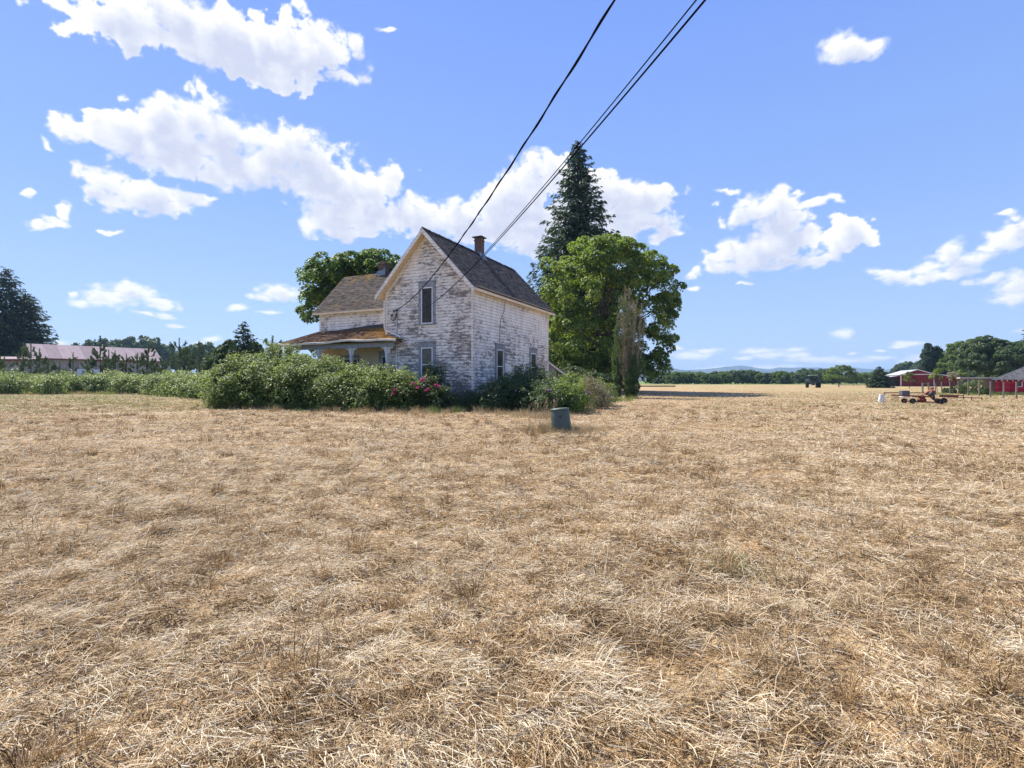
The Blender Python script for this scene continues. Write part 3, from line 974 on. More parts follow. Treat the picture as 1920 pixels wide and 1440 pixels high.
def crown_leaves(name, centres, outw, k, rc, size, mat, parent, rng, flat=0.65, droop=0.35, tone=0.16):
    n = len(centres)
    kk = np.repeat(np.arange(n), k)
    m = len(kk)
    rcl = (rc * rng.uniform(0.65, 1.3, n))[kk]
    d = unit(rng.normal(size=(m, 3)) + outw[kk] * 0.7 + np.array([[0, 0, 0.35]]))
    rad = rng.uniform(0.35, 1.0, m) ** 0.5
    C = centres[kk] + d * (rcl * rad)[:, None] * np.array([[1, 1, flat]])
    Nr = d * 0.7 + outw[kk] * 0.25 + np.array([[0, 0, 0.65]]) + rng.normal(size=(m, 3)) * 0.55
    T = d * np.array([[1, 1, 0]]) + np.array([[0, 0, -droop]]) + rng.normal(size=(m, 3)) * 0.5
    ct = rng.normal(0, tone, n)[kk]
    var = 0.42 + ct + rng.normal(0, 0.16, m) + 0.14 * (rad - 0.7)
    return leaves(name, C, Nr, size * rng.uniform(0.65, 1.25, m), mat, parent, var, 0.8, 0.16, rng, T)


def limb(mb, p0, p1, r0, r1, rng, n=5, sag=0.12, seg=7):
    p0, p1 = Vector(p0), Vector(p1)
    L = (p1 - p0).length
    pts, rad = [], []
    for i in range(n + 1):
        t = i / n
        p = p0.lerp(p1, t)
        w = math.sin(t * math.pi) * L * sag
        p = p + Vector((rng.normal() * w * 0.35, rng.normal() * w * 0.35, w * 0.6))
        pts.append(p)
        rad.append(r0 + (r1 - r0) * t)
    mb.tube(pts, rad, seg)
    return pts


def broadleaf(name, label, cat, loc, ells, nclump, k, rc, size, mat, trunk_r, fork_z, bark='bark', seed=1, limbs=14, group=None, shell=(0.7, 1.02), flat=0.65, zmin=0.4, trunk_pts=None):
    """ells relative to loc: (x, y, z, rx, ry, rz)"""
    rng = np.random.default_rng(seed)
    root = empty(name, loc, 0, label, cat, group)
    c, ow = clump_centres(ells, nclump, rng, zmin, shell)
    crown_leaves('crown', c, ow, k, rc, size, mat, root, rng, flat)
    mb = MB()
    fork = Vector((0, 0, fork_z))
    mb.tube([Vector((0, 0, -0.15)), Vector((0.03, 0, fork_z * 0.25)), Vector((-0.04, 0.02, fork_z * 0.7)), fork], [trunk_r * 1.35, trunk_r, trunk_r * 0.9, trunk_r * 0.85], 10)
    sel = rng.choice(len(c), min(limbs, len(c)), replace=False)
    for i in sel:
        tgt = Vector(c[i])
        pts = limb(mb, fork - Vector((0, 0, rng.uniform(0, fork_z * 0.25))), fork.lerp(tgt, 0.93), trunk_r * rng.uniform(0.3, 0.5), trunk_r * 0.06, rng)
        for _ in range(2):
            j = int(rng.choice(len(c)))
            near = np.argsort(np.linalg.norm(c - np.array(pts[3]), axis=1))[:25]
            tg2 = Vector(c[rng.choice(near)])
            limb(mb, pts[3], tg2, trunk_r * 0.16, trunk_r * 0.04, rng, 4, 0.08, 5)
    mb.build('trunk', M[bark], root, smooth=True)
    return root


def conifer(name, label, loc, H, Rb, z0=1.0, nw=50, per=8, mat='fir', seed=2, size=0.55, power=0.85, sag=0.35, group=None, trunk_r=None, cat='fir tree', sprays=26, gap=0.0, hang=0.35):
    rng = np.random.default_rng(seed)
    root = empty(name, loc, 0, label, cat, group)
    tr = trunk_r or H * 0.014
    mb = MB()
    mb.tube([(0, 0, -0.2), (0.02, 0, H * 0.3), (-0.02, 0.02, H * 0.7), (0, 0, H * 0.98)], [tr * 1.2, tr * 0.85, tr * 0.4, 0.02], 8)
    Cs, Ns, Ts, Ss, Vs = [], [], [], [], []
    for w in range(nw):
        t = (w + 0.5) / nw
        z = z0 + (H - z0) * t
        if gap and rng.uniform() < gap * (1 - t):
            continue
        for b in range(per):
            a = 2 * math.pi * (b / per) + w * 0.7 + rng.normal(0, 0.25)
            Lb = Rb * ((1 - t) ** power) * rng.uniform(0.62, 1.12) + 0.15
            zz = z + rng.normal(0, (H - z0) / nw * 0.5)
            m = max(4, int(sprays * Lb / Rb))
            s = np.sort(rng.uniform(0.12, 1.0, m))
            hd = np.array([math.cos(a), math.sin(a), 0])
            sg = sag * (1 - 0.75 * t)
            drop = -sg * Lb * s ** 1.3 + 0.30 * sg * Lb * s ** 3.5 + 0.25 * (t ** 2) * Lb * s
            base = np.array([0, 0, zz]) + hd[None] * (Lb * s)[:, None]
            base[:, 2] += drop
            sd = np.array([-hd[1], hd[0], 0])
            wdt = 0.34 * Lb * np.sin(np.clip(s, 0, 1) * math.pi * 0.86 + 0.35)
            lat = rng.uniform(-1, 1, m)
            C = base + sd[None] * (lat * wdt)[:, None]
            C[:, 2] += rng.normal(-0.06, 0.07, m) * Lb * 0.3 - np.abs(lat) * wdt * hang
            Cs.append(C)
            Ns.append(np.array([[0, 0, 1.0]]) + rng.normal(size=(m, 3)) * 0.45 + hd[None] * 0.35)
            Ts.append(hd[None] * 0.8 + sd[None] * (lat * 0.9)[:, None] + np.array([[0, 0, -hang]]) + rng.normal(size=(m, 3)) * 0.2)
            Ss.append(size * rng.uniform(0.6, 1.3, m) * (0.55 + 0.45 * (1 - t)))
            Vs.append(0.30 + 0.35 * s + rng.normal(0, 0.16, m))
            if Lb > 1.0 and b % 2 == 0:
                mb.tube([(0, 0, zz), tuple(np.array([0, 0, zz]) + hd * Lb * 0.5 + np.array([0, 0, -sg * Lb * 0.35])), tuple(base[-1])], [0.02 + Lb * 0.009, 0.012 + Lb * 0.005, 0.008], 4, cap=False)
    # leader
    Cs, Ns, Ts, Ss, Vs = [np.concatenate(q) for q in (Cs, Ns, Ts, Ss, Vs)]
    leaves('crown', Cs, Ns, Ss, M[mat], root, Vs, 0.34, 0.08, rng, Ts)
    mb.build('trunk', M['bark'], root, smooth=True)
    return root


def young_pine(name, label, loc, H, seed, spread=0.34, n_branch=26, cat='pine tree', group=None, lower=0.15, upness=0.9, fat=1.0):
    """open young pine: upswept bottle-brush shoots on a straight leader"""
    rng = np.random.default_rng(seed)
    root = empty(name, loc, 0, label, cat, group)
    mb = MB()
    mb.tube([(0, 0, -0.1), (0, 0, H * 0.5), (0, 0, H * 0.97)], [0.09, 0.055, 0.02], 6)
    shoots = [((0, 0, H * 0.60), (0, 0, H))]
    for i in range(n_branch):
        t = lower + (0.86 - lower) * (i / n_branch)
        z = H * t
        a = rng.uniform(0, 2 * math.pi)
        L = H * spread * (1 - t) ** 0.75 * rng.uniform(0.7, 1.15) + 0.25
        p0 = Vector((0, 0, z))
        p1 = p0 + Vector((math.cos(a) * L, math.sin(a) * L, L * 0.28))
        p2 = p1 + Vector((math.cos(a) * L * 0.12, math.sin(a) * L * 0.12, rng.uniform(0.4, 0.8) * upness * (0.5 + H * 0.06)))
        mb.tube([p0, p1, p2], [0.03, 0.02, 0.012], 5, cap=False)
        shoots.append((tuple(p0.lerp(p1, 0.45)), tuple(p1)))
        shoots.append((tuple(p1), tuple(p2)))
        for _ in range(2):
            b = a + rng.normal(0, 0.7)
            q0 = p0.lerp(p1, rng.uniform(0.5, 0.95))
            q1 = q0 + Vector((math.cos(b) * 0.35, math.sin(b) * 0.35, rng.uniform(0.35, 0.8) * upness))
            shoots.append((tuple(q0), tuple(q1)))
            mb.tube([q0, q1], [0.015, 0.01], 4, cap=False)
    Cs, Ns, Ts, Ss = [], [], [], []
    for p0, p1 in shoots:
        p0, p1 = np.array(p0), np.array(p1)
        L = np.linalg.norm(p1 - p0)
        m = int(max(30, L * 130) * fat)
        t = rng.uniform(0, 1.0, m)
        ax = (p1 - p0) / L
        r = unit(rng.normal(size=(m, 3)))
        r = unit(r - ax[None] * np.sum(r * ax[None], 1, keepdims=True))
        T = r * 0.75 + ax[None] * 0.75
        ln = 0.17 * rng.uniform(0.7, 1.2, m) * fat
        C = p0[None] + ax[None] * (L * t)[:, None] + unit(T) * (ln * 0.5)[:, None]
        Cs.append(C)
        Ts.append(T)
        Ns.append(rng.normal(size=(m, 3)))
        Ss.append(ln)
    Cs, Ns, Ts, Ss = [np.concatenate(q) for q in (Cs, Ns, Ts, Ss)]
    leaves('crown', Cs, Ns, Ss, M['pine'], root, rng.normal(0.45, 0.2, len(Cs)), 0.22, 0.02, rng, Ts)
    mb.build('trunk', M['bark'], root, smooth=True)
    return root


def mound_leaves(ells, n, size, rng, depth=(0.45, 1.05), up=0.8, zmin=0.03, lump=0.20, lumpf=1.2, per=42, cr=None):
    n_leaf, n = n, int(n * 1.6 / per) + 10
    """leaf positions through the outer layer of a group of mounds (x, y, z, rx, ry, rz)"""
    E0 = np.array(ells, float)
    area = (E0[:, 3] * E0[:, 4] + E0[:, 3] * E0[:, 5] + E0[:, 4] * E0[:, 5])
    idx = rng.choice(len(ells), n, p=area / area.sum())
    E = E0[idx]
    d = unit(rng.normal(size=(n, 3)))
    d[:, 2] = np.where(d[:, 2] < -0.7, -d[:, 2], d[:, 2])
    r = rng.uniform(depth[0], depth[1], n)
    lumpn = fbm(d[:, 0] * E[:, 3] * lumpf + E[:, 0] + d[:, 2] * 3, d[:, 1] * E[:, 4] * lumpf + E[:, 1] + d[:, 2] * E[:, 5] * lumpf, 3, 3) - 0.5
    r = r * (1 + lump * 2 * lumpn)
    c = E[:, :3] + d * E[:, 3:] * r[:, None]
    keep = np.ones(n, bool)
    for e in ells:
        q = np.sum(((c - np.array(e[:3])) / np.array(e[3:])) ** 2, 1)
        keep &= q > 0.20
    keep &= c[:, 2] > zmin
    c, d, E, lumpn, r = c[keep], d[keep], E[keep], lumpn[keep], r[keep]
    ow = unit(d / E[:, 3:])
    # each centre carries a small tuft of leaves, so light and dark gaps form between tufts
    kk = np.repeat(np.arange(len(c)), max(1, n_leaf // len(c)))
    cr = (cr or size * 3.2) * rng.uniform(0.5, 1.5, len(c))
    dd = unit(rng.normal(size=(len(kk), 3)) + ow[kk] * 0.8 + np.array([[0, 0, 0.3]]))
    q = rng.uniform(0.25, 1.0, len(kk)) ** 0.6
    C = c[kk] + dd * (cr[kk] * q)[:, None]
    ok = C[:, 2] > zmin
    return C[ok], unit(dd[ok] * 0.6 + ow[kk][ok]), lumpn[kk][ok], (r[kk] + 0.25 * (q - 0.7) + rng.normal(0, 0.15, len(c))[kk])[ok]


def grass_clump(P, k, h, spread, rng, wid=0.006):
    """arrays for ribbons: blades rising from around P"""
    a = rng.uniform(0, 2 * math.pi, k)
    q = np.sqrt(rng.uniform(0, 1, k)) * spread
    x, y = P[0] + np.cos(a) * q, P[1] + np.sin(a) * q
    P0 = np.stack([x, y, ground_h(x, y)], 1)
    a2 = rng.uniform(0, 2 * math.pi, k)
    slope = rng.uniform(1.6, 7.0, k)
    D = np.stack([np.cos(a2), np.sin(a2)], 1) / np.sqrt(1 + slope ** 2)[:, None]
    return P0, D, h * rng.uniform(0.5, 1.15, k), np.full(k, wid) * rng.uniform(0.7, 1.3, k), slope / np.sqrt(1 + slope ** 2)


def blades(name, P0, D, L, W, lift, var, mat, parent=None, rng=RNG, head=None):
    n = len(P0)
    Dn = np.concatenate([D, lift[:, None]], 1)
    hd = unit(np.concatenate([D, np.zeros((n, 1))], 1))
    s = unit(np.cross(Dn, rng.normal(size=(n, 3))))
    mid = P0 + Dn * (L * 0.55)[:, None]
    end = P0 + Dn * (L * 0.96)[:, None] + hd * (L * 0.16)[:, None]
    w = (W * 0.5)[:, None]
    V = np.stack([P0 - s * w, P0 + s * w, mid - s * w * 0.9, mid + s * w * 0.9, end - s * w * 0.2, end + s * w * 0.2], 1).reshape(-1, 3)
    b = (np.arange(n) * 6)[:, None]
    F = np.concatenate([b + np.array([[0, 1, 3, 2]]), b + np.array([[2, 3, 5, 4]])], 0)
    return np_mesh(name, V, F, mat, parent, {'var': np.repeat(np.clip(var, 0, 1), 6)})

#@@HOUSE
# ------------------------------------------------------------------ the farmhouse
TH = -math.atan2(0.4284, 0.9036)
HO = Vector((-2.025, 27.0, 0.0))
house = empty('farmhouse', HO, TH, 'weathered two storey clapboard farmhouse with flaking white paint, steep gable and overgrown porch', 'house')


def inter_at(poly, v):
    """u interval of a convex polygon [(u, v)] at height v"""
    us = []
    n = len(poly)
    for i in range(n):
        (u0, v0), (u1, v1) = poly[i], poly[(i + 1) % n]
        if (v0 <= v <= v1) or (v1 <= v <= v0):
            if abs(v1 - v0) < 1e-9:
                us += [u0, u1]
            else:
                us.append(u0 + (u1 - u0) * (v - v0) / (v1 - v0))
    return (min(us), max(us)) if us else None


def courses(mb, O, U, Vd, Nn, poly, step, thick, mi=0, jitter=0.0, rng=None, split=0.0, v0=0.0):
    """overlapping boards or shingles: each course leans out by thick at its lower edge"""
    O, U, Vd, Nn = Vector(O), Vector(U), Vector(Vd), Vector(Nn)
    vs = [p[1] for p in poly]
    lo, hi = min(vs), max(vs)
    k0 = math.floor((lo - v0) / step)
    v = v0 + k0 * step
    while v < hi - 1e-6:
        a, b = max(v, lo), min(v + step, hi)
        v += step
        if b - a < 0.004:
            continue
        ia, ib = inter_at(poly, a + 1e-5), inter_at(poly, b - 1e-5)
        if not ia or not ib:
            continue
        nseg = max(1, int((ia[1] - ia[0]) / split)) if split else 1
        for s in range(nseg):
            t0, t1 = s / nseg, (s + 1) / nseg
            ua0, ua1 = ia[0] + (ia[1] - ia[0]) * t0, ia[0] + (ia[1] - ia[0]) * t1
            ub0, ub1 = ib[0] + (ib[1] - ib[0]) * t0, ib[0] + (ib[1] - ib[0]) * t1
            dj = rng.uniform(-jitter, jitter) if rng is not None else 0
            th = thick * (1 + (rng.uniform(-0.3, 0.6) if rng is not None else 0))
            A = O + U * ua0 + Vd * (a + dj) + Nn * th
            B = O + U * ua1 + Vd * (a + dj) + Nn * th
            C = O + U * ub1 + Vd * b + Nn * 0.002
            Dp = O + U * ub0 + Vd * b + Nn * 0.002
            mb.face([A, B, C, Dp], mi)
            A2, B2 = O + U * ua0 + Vd * (a + dj), O + U * ua1 + Vd * (a + dj)
            mb.face([A2, B2, B, A], mi)
            if split:
                mb.face([A2, A, Dp], mi)
                mb.face([B, B2, C], mi)


W_, L_, EZ, RZ = 5.8, 10.8, 6.62, 9.72      # width, length, wall top, ridge underside
SL = (RZ - EZ) / (W_ / 2)                   # roof slope
rngh = np.random.default_rng(77)

# main block walls
mb = MB()
courses(mb, (0, 0, 0), (1, 0, 0), (0, 0, 1), (0, -1, 0), [(-W_, 0.35), (0, 0.35), (0, EZ), (-W_ / 2, RZ), (-W_, EZ)], 0.17, 0.020, 0, 0.002, rngh)
gwall = mb.build('gable_wall', M['side_gable'], house)
mb = MB()
courses(mb, (0, 0, 0), (0, 1, 0), (0, 0, 1), (1, 0, 0), [(0, 0.35), (L_, 0.35), (L_, EZ), (0, EZ)], 0.17, 0.020, 0, 0.002, rngh)
mb.build('side_wall', M['side_long'], house)
mb = MB()
mb.face([(-W_, 0.02, 0.0), (-W_, L_, 0.0), (-W_, L_, EZ), (-W_, 0.02, EZ)])
mb.face([(0, L_, 0), (-W_, L_, 0), (-W_, L_, EZ), (-W_ / 2, L_, RZ), (0, L_, EZ)])
mb.b2((-W_ + 0.03, 0.03, 0.0), (-0.03, L_ - 0.03, 0.36))
mb.build('back_wall', M['side_wing'], house)
# corner boards
for bx in (((-0.13, 0.024, -0.026, -0.002), (0.002, 0.026, 0.0, 0.12)), ((-W_ - 0.02, -W_ + 0.12, -0.026, -0.002),), ((0.002, 0.026, L_ - 0.12, L_),)):
    mb = MB()
    for (x0, x1, y0, y1) in bx:
        mb.b2((x0, y0, 0.3), (x1, y1, EZ + 0.02))
    mb.build('corner_board', M['trim'], house)
mb = MB()
mb.b2((0.027, -0.034, 1.0), (0.036, -0.004, 2.9))
mb.b2((0.027, -0.034, 3.1), (0.038, -0.002, 5.6))
mb.build('split_batten', M['post_wood'], house, label='dark split edge of the near corner board')

# main roof: shingle courses on both slopes, soffit and fascia below
OV, OE = 0.52, 0.34                          # gable overhang, eave overhang
hyp = math.sqrt((W_ / 2 + OE) ** 2 + ((W_ / 2 + OE) * SL) ** 2)
cs, sn = (W_ / 2 + OE) / hyp, (W_ / 2 + OE) * SL / hyp
for side in (1, -1):
    mb = MB()
    O = (-W_ / 2 + side * (W_ / 2 + OE), -OV, EZ - OE * SL + 0.09)
    courses(mb, O, (0, 1, 0), (-side * cs, 0, sn), (side * sn, 0, cs), [(0, 0), (L_ + 2 * OV, 0), (L_ + 2 * OV, hyp), (0, hyp)], 0.135, 0.022, 0, 0.012, rngh, 0.32)
    mb.build('roof', M['roof_main'], house)
    mb = MB()
    Ov = Vector(O)
    n = Vector((side * sn, 0, cs))
    a = [Ov, Ov + Vector((0, L_ + 2 * OV, 0)), Ov + Vector((-side * cs * hyp, L_ + 2 * OV, sn * hyp)), Ov + Vector((-side * cs * hyp, 0, sn * hyp))]
    mb.prism([p - n * 0.004 for p in a], -n * 0.05)
    mb.build('soffit', M['soffit'], house)
    # rake board on the gable and a plain fascia along the eave
    mb = MB()
    p0, p1 = Ov + Vector((0, -0.012, -0.02)), Ov + Vector((-side * cs * hyp, -0.012, sn * hyp - 0.02))
    mb.prism([p0, p0 - Vector((0, 0, 0.27)), p1 - Vector((0, 0, 0.27)), p1], (0, -0.03, 0))
    # inner frieze board against the gable wall
    q0 = Vector((-W_ / 2 + side * W_ / 2, -0.028, EZ))
    q1 = Vector((-W_ / 2, -0.028, RZ))
    mb.prism([q0 + Vector((0, 0, -0.03)), q0 - Vector((0, 0, 0.36)), q1 - Vector((0, 0, 0.36)), q1 + Vector((0, 0, -0.03))], (0, 0.020, 0))
    mb.build('rake_board', M['trim'], house)
    mb = MB()
    e = Ov + Vector((side * 0.004, 0.02, -0.03))
    mb.prism([e, e + Vector((side * 0.02, 0, 0)), e + Vector((side * 0.02, 0, -0.13)), e + Vector((0, 0, -0.13))], (0, L_ + 2 * OV - 0.05, 0))
    mb.build('eave_board', M['soffit'], house)
mb = MB()
mb.b2((0.027, 0.14, EZ - 0.24), (0.045, L_ - 0.14, EZ + 0.0))
mb.b2((0.046, 0.0, EZ - 0.16), (OE - 0.03, L_, EZ - 0.14))
mb.build('frieze_board', M['soffit'], house)
# ridge cap: lifted, broken shingles
mb = MB()
y = -OV
while y < L_ + OV - 0.1:
    if rngh.uniform() > 0.12:
        z = EZ - OE * SL + 0.09 + sn * hyp
        for side in (1, -1):
            a = Vector((-W_ / 2, y, z + 0.04 + rngh.uniform(0, 0.03)))
            mb.face([a, a + Vector((0, 0.26, -0.01)), a + Vector((side * 0.16, 0.26, -0.15)), a + Vector((side * 0.16, 0, -0.14 + rngh.uniform(0, 0.04)))])
    y += 0.2
mb.build('ridge_cap', M['roof_main'], house)

# main chimney
ch = MB()
cz = EZ - OE * SL + 0.09 + sn * hyp
cx, cy = -W_ / 2 + 0.06, 5.75
ch.b2((cx - 0.235, cy - 0.235, cz - 0.5), (cx + 0.235, cy + 0.235, cz + 0.90))
ch.b2((cx - 0.27, cy - 0.27, cz + 0.76), (cx + 0.27, cy + 0.27, cz + 0.85))
chim = ch.build('chimney', M['brick'], house, bevel=0.008)
mb = MB()
for dx in (-0.2, 0.2):
    for dy in (-0.2, 0.2):
        mb.b2((cx + dx - 0.03, cy + dy - 0.03, cz + 0.90), (cx + dx + 0.03, cy + dy + 0.03, cz + 1.00))
mb.b2((cx - 0.36, cy - 0.36, cz + 1.00), (cx + 0.36, cy + 0.36, cz + 1.05))
mb.build('chimney_cap', M['dark_metal'], chim)
mb = MB()
mb.b2((cx - 0.26, cy - 0.28, cz - 0.16), (cx + 0.26, cy - 0.242, cz + 0.04))
mb.prism([(cx + 0.242, cy - 0.40, cz - 0.26), (cx + 0.242, cy + 0.36, cz - 0.26), (cx + 0.242, cy + 0.36, cz - 0.06), (cx + 0.242, cy - 0.40, cz - 0.06)], (0.02, 0, 0))
mb.prism([(cx + 0.262, cy - 0.42, cz - 0.27), (cx + 0.262, cy + 0.36, cz - 0.27), (cx + 0.42, cy + 0.36, cz - 0.47), (cx + 0.42, cy - 0.42, cz - 0.47)], (0.02, 0, 0.03))
mb.build('chimney_flashing', M['flash'], chim)


def window(parent, O, U, Nn, w, z0, z1, case=0.17, head=0.30, inner='dark_in', sill=True, curtain=None, rail=True, hood=0.06):
    """O = point on the wall plane below the window centre; U along the wall, Nn outwards"""
    O, U, Nn = Vector(O), Vector(U), Vector(Nn)
    Z = Vector((0, 0, 1))

    def slab(mb, u0, u1, a, b, n0, n1):
        P = [O + U * u0 + Z * a + Nn * n0, O + U * u1 + Z * a + Nn * n0, O + U * u1 + Z * b + Nn * n0, O + U * u0 + Z * b + Nn * n0]
        mb.prism(P, Nn * (n1 - n0))
    mb = MB()
    slab(mb, -w / 2, -w / 2 + case, z0 + 0.06, z1 - head, 0.004, 0.045)
    slab(mb, w / 2 - case, w / 2, z0 + 0.06, z1 - head, 0.004, 0.045)
    slab(mb, -w / 2, w / 2, z1 - head, z1 - 0.06, 0.004, 0.049)
    slab(mb, -w / 2 - hood, w / 2 + hood, z1 - 0.06, z1, 0.004, 0.10)
    if sill:
        slab(mb, -w / 2 - 0.03, w / 2 + 0.03, z0, z0 + 0.06, 0.004, 0.09)
    wn = mb.build('window', M['blue_trim'], parent)
    mb = MB()
    a, b = -w / 2 + case + 0.003, w / 2 - case - 0.003
    f = 0.055
    slab(mb, a, a + f, z0 + 0.07, z1 - head - 0.003, 0.003, 0.038)
    slab(mb, b - f, b, z0 + 0.07, z1 - head - 0.003, 0.003, 0.038)
    slab(mb, a + f, b - f, z0 + 0.07, z0 + 0.07 + f, 0.003, 0.036)
    slab(mb, a + f, b - f, z1 - head - f - 0.003, z1 - head - 0.003, 0.003, 0.036)
    if rail:
        mid = (z0 + z1 - head) / 2
        slab(mb, a + f, b - f, mid - 0.02, mid + 0.02, 0.012, 0.034)
    mb.build('sash', M['sash'], wn)
    mb = MB()
    slab(mb, a + f, b - f, z0 + 0.12, z1 - head - f, 0.017, 0.0175)
    mb.build('inner_screen', M[inner], wn)
    if curtain:
        mb = MB()
        c0 = z0 + 0.12 + (z1 - head - z0) * curtain
        n = 9
        for i in range(n):
            u0 = a + f + (b - a - 2 * f) * i / n
            u1 = a + f + (b - a - 2 * f) * (i + 1) / n
            mb.prism([O + U * u0 + Z * c0 + Nn * 0.019, O + U * u1 + Z * c0 + Nn * (0.019 + 0.004 * (i % 2)), O + U * u1 + Z * (z1 - head - f) + Nn * (0.019 + 0.004 * (i % 2)), O + U * u0 + Z * (z1 - head - f) + Nn * 0.019], Nn * 0.001)
        mb.build('curtain', M['curtain'], wn)
    mb = MB()
    slab(mb, a + f, b - f, z0 + 0.12, z1 - head - f, 0.027, 0.029)
    mb.build('pane', M['glass'], wn)
    return wn


window(house, (-2.93, -0.016, 0), (1, 0, 0), (0, -1, 0), 1.10, 4.58, 7.0, head=0.34, rail=False)
window(house, (-2.93, -0.016, 0), (1, 0, 0), (0, -1, 0), 1.10, 1.45, 3.68, head=0.34, curtain=0.35)
window(house, (0.016, 3.03, 0), (0, 1, 0), (1, 0, 0), 1.18, 1.35, 3.66, head=0.34)
window(house, (0.016, 8.0, 0), (0, 1, 0), (1, 0, 0), 1.25, 1.45, 3.68, head=0.34)

# service entrance on the gable: insulators, conduit and loose leads
mb = MB()
mb.tube([(-4.98, -0.06, 5.30), (-4.98, -0.07, 2.0), (-4.98, -0.06, 0.9)], 0.035, 8)
mb.tube([(-4.98, -0.06, 5.26), (-4.98, -0.12, 5.42), (-4.90, -0.16, 5.36)], [0.045, 0.06, 0.05], 8)
mb.build('service_conduit', M['pipe'], house, smooth=True)
for (x, z) in ((-5.30, 5.22), (-4.95, 5.50), (-5.12, 5.46)):
    mb = MB()
    mb.b2((x - 0.02, -0.10, z - 0.05), (x + 0.02, -0.018, z + 0.05))
    mb.lathe([(0.0, -0.06), (0.035, -0.05), (0.05, -0.02), (0.03, 0.0), (0.05, 0.02), (0.035, 0.05), (0, 0.06)], (x, -0.13, z), 10)
    mb.build('insulator', M['dark_metal'], house, smooth=True)
mb = MB()
mb.tube([(-5.30, -0.14, 5.22), (-5.27, -0.15, 4.98), (-5.12, -0.16, 4.86), (-4.98, -0.15, 5.02), (-4.92, -0.16, 5.36)], 0.013, 5)
mb.tube([(-5.12, -0.15, 5.46), (-5.22, -0.17, 5.2), (-5.05, -0.17, 5.0), (-4.90, -0.16, 5.34)], 0.012, 5)
mb.tube([(-4.95, -0.15, 5.50), (-4.86, -0.17, 5.2), (-4.90, -0.17, 5.1), (-4.93, -0.16, 5.34)], 0.012, 5)
mb.build('service_lead', M['cable'], house, smooth=True)
mb = MB()
mb.tube([(0.035, 3.75, 6.35), (0.035, 3.55, 5.6), (0.035, 3.1, 5.0), (0.035, 3.0, 4.2), (0.035, 3.02, 3.7)], 0.012, 5)
mb.build('old_wire', M['cable'], house, smooth=True)

# left wing, set back behind the porch
WB, WD, WX = 1.2, 5.0, -12.15
WEZ, WRZ = 6.12, 8.62
wsl = (WRZ - WEZ) / (WD / 2)
mb = MB()
courses(mb, (0, WB, 0), (1, 0, 0), (0, 0, 1), (0, -1, 0), [(WX, 4.3), (-W_, 4.3), (-W_, WEZ), (WX, WEZ)], 0.17, 0.020, 0, 0.002, rngh)
mb.build('wing_wall', M['side_wing'], house)
mb = MB()
courses(mb, (0, WB, 0), (1, 0, 0), (0, 0, 1), (0, -1, 0), [(WX, 0.6), (-W_, 0.6), (-W_, 4.3), (WX, 4.3)], 0.17, 0.020, 0, 0.002, rngh)
mb.build('porch_wall', M['cream'], house)
mb = MB()
courses(mb, (WX, 0, 0), (0, -1, 0), (0, 0, 1), (-1, 0, 0), [(-WB - WD, 0.5), (-WB, 0.5), (-WB, WEZ), (-WB - WD / 2, WRZ), (-WB - WD, WEZ)], 0.17, 0.020)
mb.face([(WX, WB + WD, 0), (-W_, WB + WD, 0), (-W_, WB + WD, WEZ), (WX, WB + WD, WEZ)])
mb.build('wing_end_wall', M['side_wing'], house)
mb = MB()
mb.b2((WX - 0.024, WB - 0.026, 4.0), (WX + 0.12, WB - 0.003, WEZ))
mb.b2((WX + 0.13, WB - 0.03, WEZ - 0.20), (-W_ - 0.003, WB - 0.004, WEZ + 0.02))
mb.build('corner_board', M['trim'], house)
hy2 = math.sqrt((WD / 2 + OE) ** 2 + ((WD / 2 + OE) * wsl) ** 2)
c2, s2 = (WD / 2 + OE) / hy2, (WD / 2 + OE) * wsl / hy2
for side in (-1, 1):
    mb = MB()
    O = Vector((WX - 0.3, WB + WD / 2 + side * (WD / 2 + OE), WEZ - OE * wsl + 0.09))
    wl = (-W_ / 2 - 0.5) - (WX - 0.3)
    # the wing roof runs into the main roof
    reach = lambda v: min(wl, (-W_ - 0.0) - (WX - 0.3) + max(0.0, (WEZ - OE * wsl + 0.09 + s2 * v) - EZ) / SL)
    courses(mb, O, (1, 0, 0), (0, -side * c2, s2), (0, side * s2, c2), [(0, 0), (reach(0), 0), (reach(0), 0.9), (reach(hy2), hy2), (0, hy2)], 0.135, 0.022, 0, 0.014, rngh, 0.30)
    mb.build('roof', M['roof_wing'], house)
    mb = MB()
    n = Vector((0, side * s2, c2))
    a = [O, O + Vector((reach(0), 0, 0)), O + Vector((reach(hy2), -side * c2 * hy2, s2 * hy2)), O + Vector((0, -side * c2 * hy2, s2 * hy2))]
    mb.prism([p - n * 0.004 for p in a], -n * 0.05)
    e = O + Vector((0, side * 0.006, -0.02))
    mb.prism([e, e + Vector((0, side * 0.02, 0)), e + Vector((0, side * 0.02, -0.12)), e + Vector((0, 0, -0.12))], (reach(0), 0, 0))
    mb.build('soffit', M['soffit'], house)
